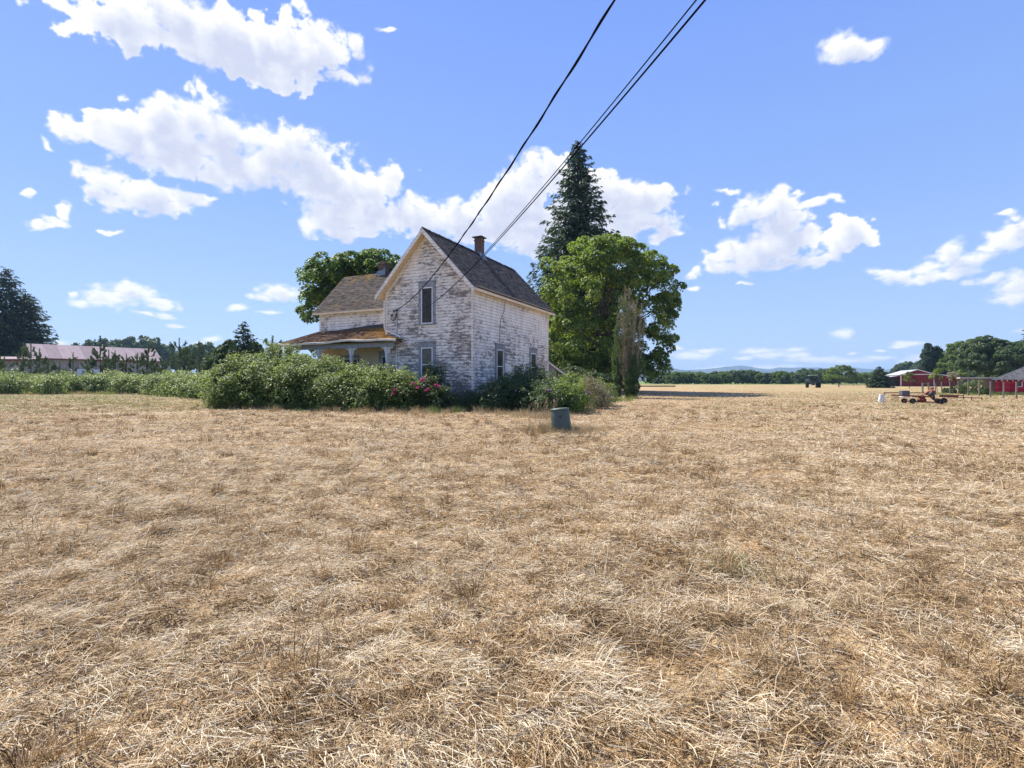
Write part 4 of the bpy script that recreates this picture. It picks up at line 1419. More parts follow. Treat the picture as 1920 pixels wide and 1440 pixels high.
# wing chimney with its bent metal hood
rz = WEZ - OE * wsl + 0.09 + s2 * hy2
x, y = -9.0, WB + WD / 2 + 0.05
mb = MB()
mb.b2((x - 0.25, y - 0.25, rz - 0.5), (x + 0.25, y + 0.25, rz + 0.66))
mb.b2((x - 0.29, y - 0.28, rz + 0.52), (x + 0.28, y + 0.29, rz + 0.60))
mb.b2((x - 0.20, y - 0.22, rz + 0.66), (x + 0.10, y + 0.14, rz + 0.75))
wc = mb.build('chimney', M['brick'], house, bevel=0.012, label='low crumbling brick chimney on the left wing')
mb = MB()
mb.prism([(x - 0.42, y - 0.32, rz - 0.24), (x + 0.36, y - 0.32, rz - 0.20), (x + 0.36, y - 0.32, rz + 0.26), (x + 0.1, y - 0.32, rz + 0.10), (x - 0.32, y - 0.32, rz + 0.08)], (0, -0.02, 0))
mb.build('chimney_flashing', M['flash'], wc)

mb = MB()  # dark strip added as the shadow band above the porch roof
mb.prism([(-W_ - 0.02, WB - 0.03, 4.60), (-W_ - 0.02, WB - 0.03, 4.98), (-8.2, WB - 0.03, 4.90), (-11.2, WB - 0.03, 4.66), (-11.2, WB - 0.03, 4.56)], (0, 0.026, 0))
mb.build('shadow_strip', M['dark_metal'], house, label='black strip standing in for the shadow where the porch roof meets the wing wall')
# porch: low roof, sagging gutter, blue beam, bracketed posts
PB = -0.65
PT, PE = 4.72, 3.84
XL, XR = -13.85, -4.55


def sag(x):
    return -0.05 * math.sin((x - XL) / (XR - XL) * math.pi * 2.3) + 0.03 * math.sin(x * 2.1) + 0.02 * (x - XL) / (XR - XL)


mb = MB()
rw = np.random.default_rng(3)
nrow = 15
for r in range(nrow):
    t0, t1 = r / nrow, (r + 1) / nrow
    xl0, xl1 = XL + (WX + 0.0 - XL) * t0, XL + (WX + 0.0 - XL) * t1

    def xr(t):
        yy = PB + (WB - PB) * t
        return XR + (-W_ - XR) * min(1.0, (yy - PB) / (0 - PB)) if yy < 0 else -W_
    xr0, xr1 = xr(t0), xr(t1)
    y0, y1 = PB + (WB - PB) * t0, PB + (WB - PB) * t1
    z0, z1 = PE + (PT - PE) * t0, PE + (PT - PE) * t1
    ns = 40
    for s in range(ns):
        a, b = s / ns, (s + 1) / ns
        xa0, xb0 = xl0 + (xr0 - xl0) * a, xl0 + (xr0 - xl0) * b
        xa1, xb1 = xl1 + (xr1 - xl1) * a, xl1 + (xr1 - xl1) * b
        th = 0.02 + rw.uniform(0, 0.022)
        f0, f1 = 1 - t0 * 0.6, 1 - t1 * 0.6
        A = Vector((xa0, y0 - rw.uniform(0, 0.02), z0 + th + sag(xa0) * f0))
        B = Vector((xb0, y0 - rw.uniform(0, 0.02), z0 + th + sag(xb0) * f0))
        C = Vector((xb1, y1, z1 + sag(xb1) * f1))
        D_ = Vector((xa1, y1, z1 + sag(xa1) * f1))
        mb.face([A, B, C, D_])
        mb.face([A - Vector((0, 0, th)), B - Vector((0, 0, th)), B, A])
# hip returning round the left end, and the small return over the gable
mb.face([(XL, PB, PE), (WX, WB, PT), (WX, WB + 3, PT), (XL, WB + 3, PE)])
mb.face([(XR, PB, PE + 0.01), (XR, -0.02, PE + 0.01), (-W_, -0.02, PE + (PT - PE) * 0.35)])
mb.build('porch_roof', M['roof_porch'], house)
mb = MB()
n = 16
for i in range(n):
    a, b = XL + (XR - XL) * i / n, XL + (XR - XL) * (i + 1) / n
    za, zb = PE + sag(a) - 0.005, PE + sag(b) - 0.005
    mb.prism([(a, PB - 0.03, za), (a, PB - 0.14, za - 0.02), (a, PB - 0.12, za - 0.12), (a, PB - 0.03, za - 0.13)], (b - a, 0, zb - za))
mb.tube([(-W_ - 0.03, -0.09, EZ - 0.5), (-W_ - 0.02, -0.09, 4.6), (-W_ + 0.06, -0.12, 4.42), (XR - 0.12, -0.16, 3.98), (XR - 0.06, -0.24, 3.9)], 0.05, 8)
mb.build('gutter', M['trim'], house)
mb = MB()
mb.face([(XL + 0.1, PB + 0.03, PE - 0.16), (XR - 0.05, PB + 0.03, PE - 0.16), (XR - 0.05, WB - 0.02, PE - 0.12), (XL + 0.1, WB - 0.02, PE - 0.12)])
mb.build('porch_ceiling', M['soffit'], house)
mb = MB()
mb.b2((XL + 0.35, -0.42, PE - 0.42), (XR - 0.35, -0.28, PE - 0.17))
mb.build('porch_beam', M['blue_trim'], house)
mb = MB()
mb.b2((XL + 0.2, PB + 0.12, 0.45), (-W_ - 0.0, WB - 0.03, 0.60))
mb.build('porch_floor', M['post_wood'], house)
for px_ in (-5.42, -8.05, -10.6, -13.2):
    mb = MB()
    zt = PE - 0.42
    mb.b2((px_ - 0.085, -0.435, 0.6), (px_ + 0.085, -0.265, 1.3))
    mb.lathe([(0.05, 1.3), (0.085, 1.36), (0.055, 1.45), (0.07, 1.7), (0.075, 2.1), (0.06, 2.5), (0.08, 2.55), (0.055, 2.62)], (px_, -0.35, 0), 12)
    mb.b2((px_ - 0.075, -0.425, 2.62), (px_ + 0.075, -0.275, zt - 0.003))
    for sd in (1, -1):
        x0 = px_ + sd * 0.078
        pts = [(x0, -0.365, zt - 0.004), (x0 + sd * 0.34, -0.365, zt - 0.004), (x0 + sd * 0.33, -0.365, zt - 0.07), (x0 + sd * 0.17, -0.365, zt - 0.10), (x0 + sd * 0.10, -0.365, zt - 0.20), (x0 + sd * 0.12, -0.365, zt - 0.30), (x0, -0.365, zt - 0.42)]
        mb.prism(pts, (0, 0.03, 0))
    mb.build('porch_post', M['post_paint'], house)
window(house, (-6.75, WB - 0.018, 0), (1, 0, 0), (0, -1, 0), 1.05, 0.70, 3.30, 0.22, 0.30, sill=False, rail=False, hood=0.02)
window(house, (-9.7, WB - 0.018, 0), (1, 0, 0), (0, -1, 0), 1.7, 1.25, 3.10, 0.10, 0.20, hood=0.02)

# grey shed behind the far end of the house
sh = empty('shed', (gx(1004, 47), 47, 0), R(-8), 'grey board shed with a low gable showing past the right end of the farmhouse', 'shed')
mb = MB()
mb.prism([(-1.9, 0, 0), (1.9, 0, 0), (1.9, 0, 2.5), (0, 0, 3.95), (-1.9, 0, 2.5)], (0, 3.5, 0))
mb.build('wall', M['grey_wall'], sh)
mb = MB()
for sd in (1, -1):
    mb.prism([(0, -0.3, 4.05), (sd * 2.9, -0.3, 1.92), (sd * 2.9, -0.3, 2.02), (0, -0.3, 4.15)], (0, 4.1, 0))
mb.build('roof', M['dark_roof'], sh)
mb = MB()
for sd in (1, -1):
    mb.prism([(0, -0.34, 3.98), (sd * 2.92, -0.34, 1.84), (sd * 2.92, -0.34, 2.0), (0, -0.34, 4.14)], (0, 0.035, 0))
mb.build('rake_board', M['pipe'], sh)

# ------------------------------------------------------------------ overhead wires


def wire(name, p_house, p_pole, sagm, rad, label, twist=False, thin=1.0):
    a, b = Vector(p_house), Vector(p_pole)
    pts = []
    n = 90
    for i in range(n + 1):
        t = 1.9 * i / n          # on past the photographer to a pole behind
        p = a.lerp(b, t)
        p.z -= 4 * sagm * t * (1 - t)
        pts.append(p)
    mb = MB()
    mb.tube(pts, [rad * (thin + (1 - thin) * min(1.0, 1.2 * i / n)) for i in range(n + 1)], 6)
    if twist:
        q = []
        for i in range(n * 8 + 1):
            t = 1.9 * i / (n * 8)
            p = a.lerp(b, t)
            p.z -= 4 * sagm * t * (1 - t)
            ph = t * 110
            q.append(p + Vector((math.cos(ph), 0, math.sin(ph))) * rad * 0.9)
        mb.tube(q, rad * 0.8, 5)
    o = mb.build(name, M['cable'], smooth=True)
    return tag(o, label, 'wire', 'wires strung over the field')


def hl(x, y, z):
    return Matrix.Rotation(TH, 3, 'Z') @ Vector((x, y, z)) + HO


wire('service_wire', hl(-4.92, -0.17, 5.50), (2.27, 4.0, 6.90), 0.80, 0.016, 'thick twisted black service wire ending at the insulators left of the upper window', True)
wire('power_wire', (-4.69, 28.02, 5.50), (2.165, 4.0, 5.26), 0.37, 0.014, 'thinner lower wire of the close pair running to the gable beside the upper window', thin=0.6)
wire('power_wire', (-4.73, 28.02, 5.45), (2.984, 4.0, 6.41), 0.46, 0.012, 'thinnest upper wire of the close pair running to the gable beside the upper window', thin=0.6)
#@@end_HOUSE
#@@PLANTS
# ------------------------------------------------------------------ trees by the house
broadleaf('maple_tree', 'big spreading leafy maple behind the right end of the farmhouse, crown nearly to the ground', 'maple tree', (gx(1130, 60), 60, 0),
          [(gx(1105, 60) - gx(1130, 60), 0, gz(560, 60), 5.1, 5.1, 6.0), (gx(1200, 60) - gx(1130, 60), 0.5, gz(568, 60), 4.0, 4.1, 5.5),
           (gx(1080, 60) - gx(1130, 60), -0.5, gz(640, 60), 4.2, 4.6, 3.9), (gx(1215, 60) - gx(1130, 60), 1.0, gz(640, 60), 2.7, 3.3, 3.0), (gx(1140, 60) - gx(1130, 60), 0, gz(500, 60), 4.2, 4.2, 2.7),
           (gx(1235, 60) - gx(1130, 60), 0.5, gz(590, 60), 1.9, 2.7, 2.6), (gx(1070, 60) - gx(1130, 60), -1.0, 2.0, 4.4, 4.0, 2.6), (gx(1205, 60) - gx(1130, 60), 1.0, 2.5, 3.0, 3.0, 2.6), (gx(1140, 60) - gx(1130, 60), 0.0, 2.4, 4.0, 3.6, 2.6)],
          840, 125, 0.90, 0.30, M['maple'], 0.50, 4.0, seed=4, limbs=38, zmin=0.5, shell=(0.55, 1.20), flat=0.8)
broadleaf('maple_tree', 'leafy maple rising behind the left wing of the farmhouse', 'maple tree', (gx(665, 47), 47, 0),
          [(0, 0, gz(560, 47), 4.0, 3.9, 3.4), (gx(710, 47) - gx(665, 47), 1, gz(525, 47), 2.3, 2.5, 2.2), (gx(610, 47) - gx(665, 47), 0, gz(592, 47), 1.8, 2.8, 2.1), (gx(640, 47) - gx(665, 47), 0, gz(540, 47), 2.1, 2.4, 1.9)],
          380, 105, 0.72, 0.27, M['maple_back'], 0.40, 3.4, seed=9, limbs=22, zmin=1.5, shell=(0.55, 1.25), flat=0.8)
conifer('fir_tree', 'very tall dark fir with drooping boughs rising above the big maple', (gx(1083, 76), 76, 0), gz(266, 76), 10.6, 5.0, 60, 10, size=0.95, power=0.74, sag=0.40, seed=21, sprays=135, gap=0.15, hang=0.5)
# shrubs and low growth behind the house
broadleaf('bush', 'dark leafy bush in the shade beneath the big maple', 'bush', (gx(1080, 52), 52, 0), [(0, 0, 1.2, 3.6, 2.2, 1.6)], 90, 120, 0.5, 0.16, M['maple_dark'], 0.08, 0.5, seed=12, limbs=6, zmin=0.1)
broadleaf('bush', 'yellowish sapling leaves beside the left end wall of the farmhouse wing', 'bush', (gx(592, 41), 41, 0), [(0, 0, 3.9, 0.9, 0.9, 1.5), (-0.3, 0, 2.2, 1.0, 0.9, 1.6)], 34, 90, 0.4, 0.16, M['bright'], 0.07, 1.4, seed=13, limbs=6, zmin=0.1)


def dead_cypress():
    rng = np.random.default_rng(33)
    Y = 44.5
    X = gx(1178, Y)
    root = empty('cypress_tree', (X, Y, 0), 0, 'half dead columnar cypress with many bare brown upright stems and a few green sprays', 'cypress tree')
    mb = MB()
    C, T, C2, T2 = [], [], [], []
    for i in range(40):
        a = rng.uniform(0, 2 * math.pi)
        r = rng.uniform(0.1, 1.15)
        top = (9.9 - 4.6 * rng.uniform(0, 1) ** 1.6) * (1 - 0.20 * r)
        pts = []
        for k in range(8):
            t = k / 7
            rr = 0.14 + r * 1.30 * t ** 0.62 - 0.12 * r * t ** 4
            pts.append(Vector((math.cos(a) * rr + rng.normal(0, 0.03), math.sin(a) * rr + rng.normal(0, 0.03), top * t)))
        mb.tube(pts, [0.034 * (1 - t / 7.5) + 0.005 for t in range(8)], 5, cap=False)
        for _ in range(44):
            t = rng.uniform(0.16, 1.0)
            k = min(6, int(t * 7))
            p = pts[k].lerp(pts[k + 1], t * 7 - k)
            b = rng.uniform(0, 2 * math.pi)
            d = Vector((math.cos(b) * 0.26, math.sin(b) * 0.26, 1.0)).normalized()
            Lg = rng.uniform(0.3, 0.85) * (1.15 - 0.5 * t)
            q = p + d * Lg
            mb.tube([p, p.lerp(q, 0.5) + Vector((0, 0, -0.02)), q], [0.010, 0.007, 0.004], 3, cap=False)
            for _ in range(7):
                u = rng.uniform(0.3, 1.3)
                C.append(tuple(p.lerp(q, u) + Vector(rng.normal(0, 0.045, 3))))
                T.append(tuple(d + Vector(rng.normal(0, 0.28, 3))))
    C, T = np.array(C), np.array(T)
    leaves('dead_twigs', C, rng.normal(size=C.shape), 0.15 * rng.uniform(0.5, 1.5, len(C)), M['brown_twig'], root, rng.uniform(0, 1, len(C)), 0.13, 0.02, rng, T)
    # green sprays: a strip up the left side, a little on the right
    G = []
    for (cx_, z0, z1, w, n) in ((-1.05, 2.0, 6.4, 0.32, 2600), (-1.3, 1.6, 3.6, 0.30, 800), (0.15, 3.0, 7.5, 0.4, 600), (0.95, 2.4, 6.0, 0.35, 700), (-0.4, 4.5, 8.5, 0.45, 900), (0.5, 1.2, 3.4, 0.5, 900)):
        z = rng.uniform(z0, z1, n)
        wv = w * np.sin((z - z0) / (z1 - z0) * 2.6 + 0.35)
        G.append(np.stack([cx_ + rng.normal(0, 0.6, n) * wv + 0.12 * np.sin(z * 3), rng.normal(-0.4, 0.25, n), z], 1))
    G = np.concatenate(G)
    leaves('green_spray', G, rng.normal(size=G.shape), 0.14 * rng.uniform(0.6, 1.3, len(G)), M['cedar'], root, rng.uniform(0, 1, len(G)), 0.4, 0.05, rng, rng.normal(0, 0.5, G.shape) + np.array([[0, 0, 1.0]]))
    mb.build('stems', M['bark_grey'], root)


dead_cypress()


def column(px, Y, H, r, seed, label):
    rng = np.random.default_rng(seed)
    root = empty('arborvitae', (gx(px, Y), Y, 0), 0, label, 'arborvitae', 'young arborvitae at the foot of the dead cypress')
    n = int(4200 * r * H)
    z = rng.uniform(0.05, 1, n)
    rr = r * np.sin(np.clip(z, 0, 1) * 2.55 + 0.5) * (1 + 0.25 * np.sin(z * 19 + seed))
    a = rng.uniform(0, 2 * math.pi, n)
    q = rng.uniform(0.45, 1.05, n) ** 0.6 * rr
    C = np.stack([np.cos(a) * q, np.sin(a) * q, z * H], 1)
    ow = np.stack([np.cos(a), np.sin(a), np.full(n, 0.3)], 1)
    leaves('foliage', C, ow + rng.normal(size=C.shape) * 0.5, 0.12 * rng.uniform(0.6, 1.3, n), M['cedar'], root, rng.normal(0.5, 0.22, n), 0.45, 0.05, rng, rng.normal(0, 0.35, C.shape) + np.array([[0, 0, 1.0]]))
    mb = MB()
    mb.tube([(0, 0, -0.1), (0, 0, H * 0.5), (0, 0, H * 0.95)], [0.06, 0.04, 0.01], 6)
    mb.build('trunk', M['bark_grey'], root)


column(1158, 43.6, 2.6, 0.42, 1, 'narrow green arborvitae left of the dead cypress foot')
column(1178, 43.0, 2.7, 0.40, 2, 'bright green arborvitae in front of the dead cypress foot')
column(1189, 43.4, 3.7, 0.46, 3, 'tallest dark green arborvitae right of the dead cypress foot')


def mound_plant(name, label, cat, ells, n, size, mat, seed, canes=0, cane_l=0.9, aspect=0.72, origin=None, depth=(0.40, 1.06), tilt=0.0, flowers=None, grow=None, group=None, tone=0.0, fold=0.2):
    rng = np.random.default_rng(seed)
    o = Vector(origin) if origin else Vector((ells[0][0], ells[0][1], 0))
    root = empty(name, o, 0, label, cat, group)
    c, ow, lp, r = mound_leaves(ells, n, size, rng, depth)
    N_ = ow * 0.45 + np.array([[0, -0.15, 0.85]]) + rng.normal(size=c.shape) * 0.42
    hue = fbm(c[:, 0] * 0.8, c[:, 2] * 1.2 + c[:, 1] * 0.8, seed, 3) - 0.5
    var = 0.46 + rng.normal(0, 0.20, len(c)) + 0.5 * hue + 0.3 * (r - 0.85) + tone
    # arching canes poke out of the mass and carry leaves
    mb = MB()
    cc, nn, vv = [c], [N_], [var]
    for _ in range(canes):
        i = rng.integers(len(c))
        if ow[i][2] < 0.25 or r[i] < 0.85:
            continue
        p = Vector(c[i])
        a = rng.uniform(0, 2 * math.pi)
        L = rng.uniform(0.4, 1.2) * cane_l
        d = Vector((math.cos(a) * 0.55, math.sin(a) * 0.55, 0.75)).normalized()
        d = (d + Vector(ow[i]) * 0.5).normalized()
        pts = []
        q = p - d * 0.25
        dd = d.copy()
        for k in range(7):
            pts.append(q.copy())
            q = q + dd * (L + 0.25) / 6
            dd = (dd + Vector((0, 0, -0.16))).normalized()
        mb.tube([x - o for x in pts], [0.008] * 6 + [0.004], 4, cap=False)
        m = int(L * 26)
        for _2 in range(m):
            t = rng.uniform(0.1, 1.0) * 5.99
            k = int(t)
            x = pts[k].lerp(pts[k + 1], t - k)
            cc.append(np.array([[*x]]) + rng.normal(0, 0.07, (1, 3)))
            nn.append(np.array([[0, 0, 0.8]]) + rng.normal(size=(1, 3)) * 0.5)
            vv.append(np.array([rng.normal(0.62 + tone, 0.2)]))
    c, N_, var = np.concatenate(cc), np.concatenate(nn), np.concatenate(vv)
    c = c - np.array([[o.x, o.y, o.z]])
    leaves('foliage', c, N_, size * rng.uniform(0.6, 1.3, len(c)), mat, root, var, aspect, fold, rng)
    # main stems inside
    for e in ells:
        for _ in range(max(3, int(e[3] * 4))):
            p0 = Vector((e[0] + rng.uniform(-0.5, 0.5) * e[3], e[1] + rng.uniform(-0.5, 0.5) * e[4], 0)) - o
            p1 = Vector((e[0] + rng.uniform(-0.75, 0.75) * e[3], e[1] + rng.uniform(-0.75, 0.75) * e[4], (e[2] + e[5] * rng.uniform(0.4, 0.8)))) - o
            mb.tube([p0, p0.lerp(p1, 0.5) + Vector((0, 0, 0.2)), p1], [0.02, 0.014, 0.007], 4, cap=False)
    mb.build('stems', M['cane'], root)
    for fl in (flowers or []):
        fx, fy, fz, s, mt = fl
        k = 34
        d = unit(rng.normal(size=(k, 3)))
        d[:, 2] = np.abs(d[:, 2]) * 0.8
        fc = np.array([[fx, fy, fz]]) - np.array([[o.x, o.y, o.z]]) + d * s * 0.42
        leaves('flower', fc, d + rng.normal(size=d.shape) * 0.3, s * 0.75 * rng.uniform(0.7, 1.2, k), M[mt], root, rng.uniform(0, 1, k), 0.9, 0.25, rng)
    return root


def el(px, top, Y, rxpx, ry, rzpx=None, zc=None):
    """mound whose crest is seen at (px, top), Y metres off"""
    zt = gz(top, Y)
    return (gx(px, Y), Y, zt * 0.38, rxpx * Y / 960.0, ry, zt * 0.62)


bram = [el(425, 690, 28.6, 34, 1.3), el(470, 668, 29.2, 44, 1.6), el(520, 654, 30.0, 48, 1.8), el(505, 680, 27.9, 60, 1.6), el(570, 670, 29.0, 46, 1.7), el(440, 708, 27.4, 42, 1.0),
        el(620, 680, 28.0, 48, 1.4), el(560, 688, 26.8, 60, 1.3), el(665, 690, 27.0, 50, 1.3), el(640, 708, 26.0, 62, 1.1), el(712, 694, 26.4, 46, 1.2), el(700, 714, 25.4, 50, 1.0), el(752, 700, 25.8, 34, 1.0), el(764, 718, 25.3, 30, 0.8)]
mound_plant('bramble_thicket', 'large blackberry thicket with pale arching shoots burying the porch and its steps', 'bramble', bram, 120000, 0.115, M['bramble'], 51, canes=560, cane_l=0.6, tone=-0.10)

r1 = [el(815, 690, 26.4, 26, 0.7), el(800, 712, 25.6, 32, 0.8), el(826, 728, 25.2, 22, 0.7)]
fl = [(gx(x, 25.0), 24.6, gz(y, 25.0) + 0.0, 0.14, 'petal') for x, y in ((777, 720), (786, 727), (793, 715), (744, 731), (741, 738), (797, 711), (802, 732), (820, 722), (826, 725), (805, 730))]
mound_plant('rose_bush', 'dark rose bush with bright pink blooms under the lower gable window', 'rose bush', r1, 12000, 0.085, M['rose_leaf'], 52, canes=120, cane_l=0.5, flowers=fl)

r2 = [el(985, 690, 27.6, 46, 1.3), el(1015, 700, 26.6, 40, 1.1), el(960, 706, 26.0, 40, 1.2), el(930, 722, 25.4, 40, 1.0), el(995, 716, 24.6, 58, 1.2), el(1050, 716, 25.0, 44, 1.2), el(1030, 732, 23.4, 50, 0.9), el(945, 738, 24.4, 46, 0.8)]
fl = [(gx(1029.5, 22.6), 22.6, gz(732.5, 22.6), 0.11, 'petal_mauve'), (gx(1101, 23.6), 23.6, gz(737, 23.6), 0.15, 'petal_mauve'), (gx(968, 23.6), 23.6, gz(733, 23.6), 0.07, 'petal_mauve')]
mound_plant('rose_bush', 'broad dark rose thicket with two mauve blooms along the side wall of the farmhouse', 'rose bush', r2, 52000, 0.080, M['rose_leaf'], 53, canes=230, cane_l=0.6, flowers=fl)

r3 = [el(1066, 708, 24.8, 26, 0.6), el(1078, 730, 23.4, 30, 0.5), el(1052, 722, 23.8, 22, 0.4)]
mound_plant('young_shrub', 'yellow green young shrub growing through the right end of the rose thicket', 'shrub', r3, 5200, 0.095, M['lime_leaf'], 54, canes=46, cane_l=0.55)
r4 = [el(880, 736, 26.0, 30, 0.5), el(852, 742, 25.8, 22, 0.5), el(905, 742, 25.4, 26, 0.5)]
mound_plant('weed_patch', 'low dark weeds against the near corner of the farmhouse', 'weeds', r4, 9000, 0.065, M['rose_leaf'], 55, canes=60, cane_l=0.4)
r5 = [el(1100, 712, 27.6, 26, 1.0), el(1122, 724, 28.0, 20, 0.8)]
mound_plant('dry_shrub', 'brownish dying low shrub right of the rose thicket', 'shrub', r5, 4500, 0.085, M['brown_twig'], 56, canes=90, cane_l=0.6, depth=(0.3, 1.1))
r6 = [el(1120, 716, 30.0, 36, 1.2), el(1080, 706, 31, 36, 1.2)]
mound_plant('weed_patch', 'grey green weeds behind the dry shrub beside the farmhouse', 'weeds', r6, 9000, 0.08, M['bramble'], 57, canes=60, cane_l=0.5, tone=-0.1)


def grass_bed(name, label, spots, mat, seed, wid=0.007, tone=0.5):
    rng = np.random.default_rng(seed)
    parts = []
    for (x, y, k, h, sp) in spots:
        parts.append(grass_clump((x, y), k, h, sp, rng, wid))
    P0, D, L, W, lf = [np.concatenate([p[i] for p in parts]) for i in range(5)]
    o = blades(name, P0, D, L, W, lf, rng.normal(tone, 0.22, len(P0)), M[mat], rng=rng)
    o['label'] = label
    o['category'] = 'grass'
    tag(o, kind='stuff')


rg = np.random.default_rng(91)
sp = []
for i in range(260):      # fringe of dry grass along the foot of the thickets
    px = rg.uniform(380, 1150)
    base = np.interp(px, [380, 430, 560, 700, 830, 860, 930, 1010, 1070, 1150], [752, 766, 770, 774, 776, 768, 776, 786, 782, 760]) + rg.normal(0, 2.5)
    Y = 1440 / (base - 714)
    sp.append((gx(px, Y), Y + 0.2, int(rg.integers(25, 70)), rg.uniform(0.12, 0.42), 0.25))
grass_bed('dry_grass', 'pale dry grass fringing the foot of the brambles and roses', sp, 'dry_grass', 92, 0.008, 0.55)
sp = []
for i in range(120):
    px = rg.choice([rg.uniform(800, 870), rg.uniform(1110, 1200), rg.uniform(380, 560)])
    base = np.interp(px, [380, 430, 560, 800, 870, 1110, 1150, 1200], [748, 764, 771, 774, 772, 764, 754, 748]) + rg.normal(0, 2)
    Y = 1440 / (base - 714)
    sp.append((gx(px, Y), Y + 0.3, int(rg.integers(30, 60)), rg.uniform(0.15, 0.5), 0.3))
grass_bed('green_grass', 'green grass in the lee of the thickets and the dead cypress', sp, 'green_grass', 93, 0.009, 0.5)
sp = []
for i in range(80):       # ring of uncut dry grass at the pedestal and seed stalks behind it
    a = rg.uniform(0, 2 * math.pi)
    r = 0.33 + rg.exponential(0.28)
    x, y = gx(1053, 15.3) + math.cos(a) * r * 1.5, 15.3 + math.sin(a) * r
    if y < 15.1 and abs(x - gx(1053, 15.3)) < 0.3:
        hh = rg.uniform(0.10, 0.25)
    else:
        hh = rg.uniform(0.14, 0.36)
    sp.append((x, y, int(rg.integers(30, 80)), hh, 0.16))
grass_bed('dry_grass', 'tuft of uncut dry grass round the green utility pedestal', sp, 'dry_grass', 94, 0.005, 0.45)


def seed_stalks():
    rng = np.random.default_rng(95)
    mb = MB()
    for i in range(26):
        px = rng.normal(1016, 16)
        Y = 17.5 + rng.normal(0, 0.8)
        x = gx(px, Y)
        h = rng.uniform(0.45, 0.95) * (1.3 if i < 3 else 0.85)
        lean = rng.normal(0, 0.13, 2)
        p = [Vector((x, Y, 0)), Vector((x + lean[0] * h * 0.5, Y + lean[1] * h * 0.5, h * 0.55)), Vector((x + lean[0] * h * 1.3, Y + lean[1] * h * 1.3, h))]
        mb.tube(p, [0.005, 0.004, 0.004], 4, cap=False)
        d = (p[2] - p[1]).normalized()
        mb.tube([p[2], p[2] + d * 0.05, p[2] + d * 0.12], [0.006, 0.014, 0.004], 5)
    o = mb.build('seed_stalks', simple('dry_stalk', (0.36, 0.25, 0.16), 0.8, 0.3, 5.0))
    o['label'] = 'thin dry seed stalks standing left of the green utility pedestal'
    o['category'] = 'grass'
    tag(o, kind='stuff')


seed_stalks()

# the green pedestal in the field
ped = empty('utility_pedestal', (gx(1053, 15.3), 15.3, 0), 0, 'round dark green plastic utility pedestal leaning in the dry grass', 'utility pedestal')
ped.rotation_euler = (R(-2), R(-4.5), 0)
mb = MB()
mb.lathe([(0.30, -0.12), (0.295, 0.1), (0.278, 0.60), (0.272, 0.615), (0.268, 0.62)], seg=40)
mb.build('body', M['green_plastic'], ped, smooth=True)
mb = MB()
mb.lathe([(0.268, 0.618), (0.284, 0.622), (0.287, 0.650), (0.278, 0.672), (0.20, 0.690), (0.0, 0.698)], seg=40)
mb.build('lid', M['green_plastic'], ped, smooth=True)
mb = MB()
mb.box((-0.03, -0.285, 0.44), (0.05, 0.03, 0.09))
mb.build('latch', M['dark_metal'], ped, bevel=0.005)

rg = np.random.default_rng(98)
sp = []
for i in range(900):      # low living grass: thick before the left hedge, scattered towards the right-hand barns
    if i < 640:
        px, py = rg.uniform(-40, 470), 736 + abs(rg.normal(0, 1)) * 16
    else:
        px, py = rg.uniform(1330, 1960), 744 + abs(rg.normal(0, 1)) * 24
    if fbm(np.array([px * 0.016]), np.array([py * 0.10]), 99, 3)[0] < 0.47:
        continue
    Y = 1440 / (py - 714)
    sp.append((gx(px, Y), Y, int(rg.integers(14, 34)), rg.uniform(0.06, 0.15), 0.30 + Y * 0.012))
grass_bed('green_grass', 'low green grass coming up through the straw at the edges of the field', sp, 'green_grass', 99, 0.016, 0.55)
#@@end_PLANTS
#@@RIGHT
# ------------------------------------------------------------------ orchard row and far trees to the right
def orchard_proto(seed, w, h, label, mat='maple_dark'):
    return broadleaf('orchard_tree', label, 'orchard tree', (0, 0, 0), [(0, 0, h * 0.52, w, w, h * 0.46), (w * 0.3, 0, h * 0.20, w * 0.9, w * 0.9, h * 0.34), (-w * 0.35, 0, h * 0.20, w * 0.9, w * 0.9, h * 0.34)],
                     120, 60, 0.75, 0.42, M[mat], 0.16, 1.0, seed=seed, limbs=6, group='orchard trees along the far edge of the field', shell=(0.6, 1.05), zmin=0.2, flat=0.8)


OL = 'low rounded green orchard tree in the long row beyond the mown field'
protos = [orchard_proto(101, 3.2, 5.0, OL), orchard_proto(102, 3.6, 5.6, OL), orchard_proto(103, 3.0, 4.6, OL, 'maple_back'), orchard_proto(104, 3.4, 5.2, OL, 'maple_back')]
ro = np.random.default_rng(105)
i = 0
for row, (Y0, n, a0, a1) in enumerate(((236, 23, 1222, 1545), (262, 21, 1232, 1660), (292, 16, 1215, 1670))):
    for k in range(n):
        px = a0 + (a1 - a0) * (k + 0.5) / n + ro.normal(0, 3)
        Y = Y0 + ro.normal(0, 3)
        if 1500 < px < 1546 and row == 0:
            Y += 8
        o = protos[i] if i < 4 else copy_tree(protos[ro.integers(4)])
        o.location = (gx(px, Y), Y, 0)
        o.rotation_euler = (0, 0, ro.uniform(0, 6.28))
        sc_ = ro.uniform(0.85, 1.2) * (1.0 + row * 0.10) * (1.18 if 1375 < px < 1420 else 1.0)
        o.scale = (sc_, sc_, sc_ * ro.uniform(0.85, 1.05))
        i += 1

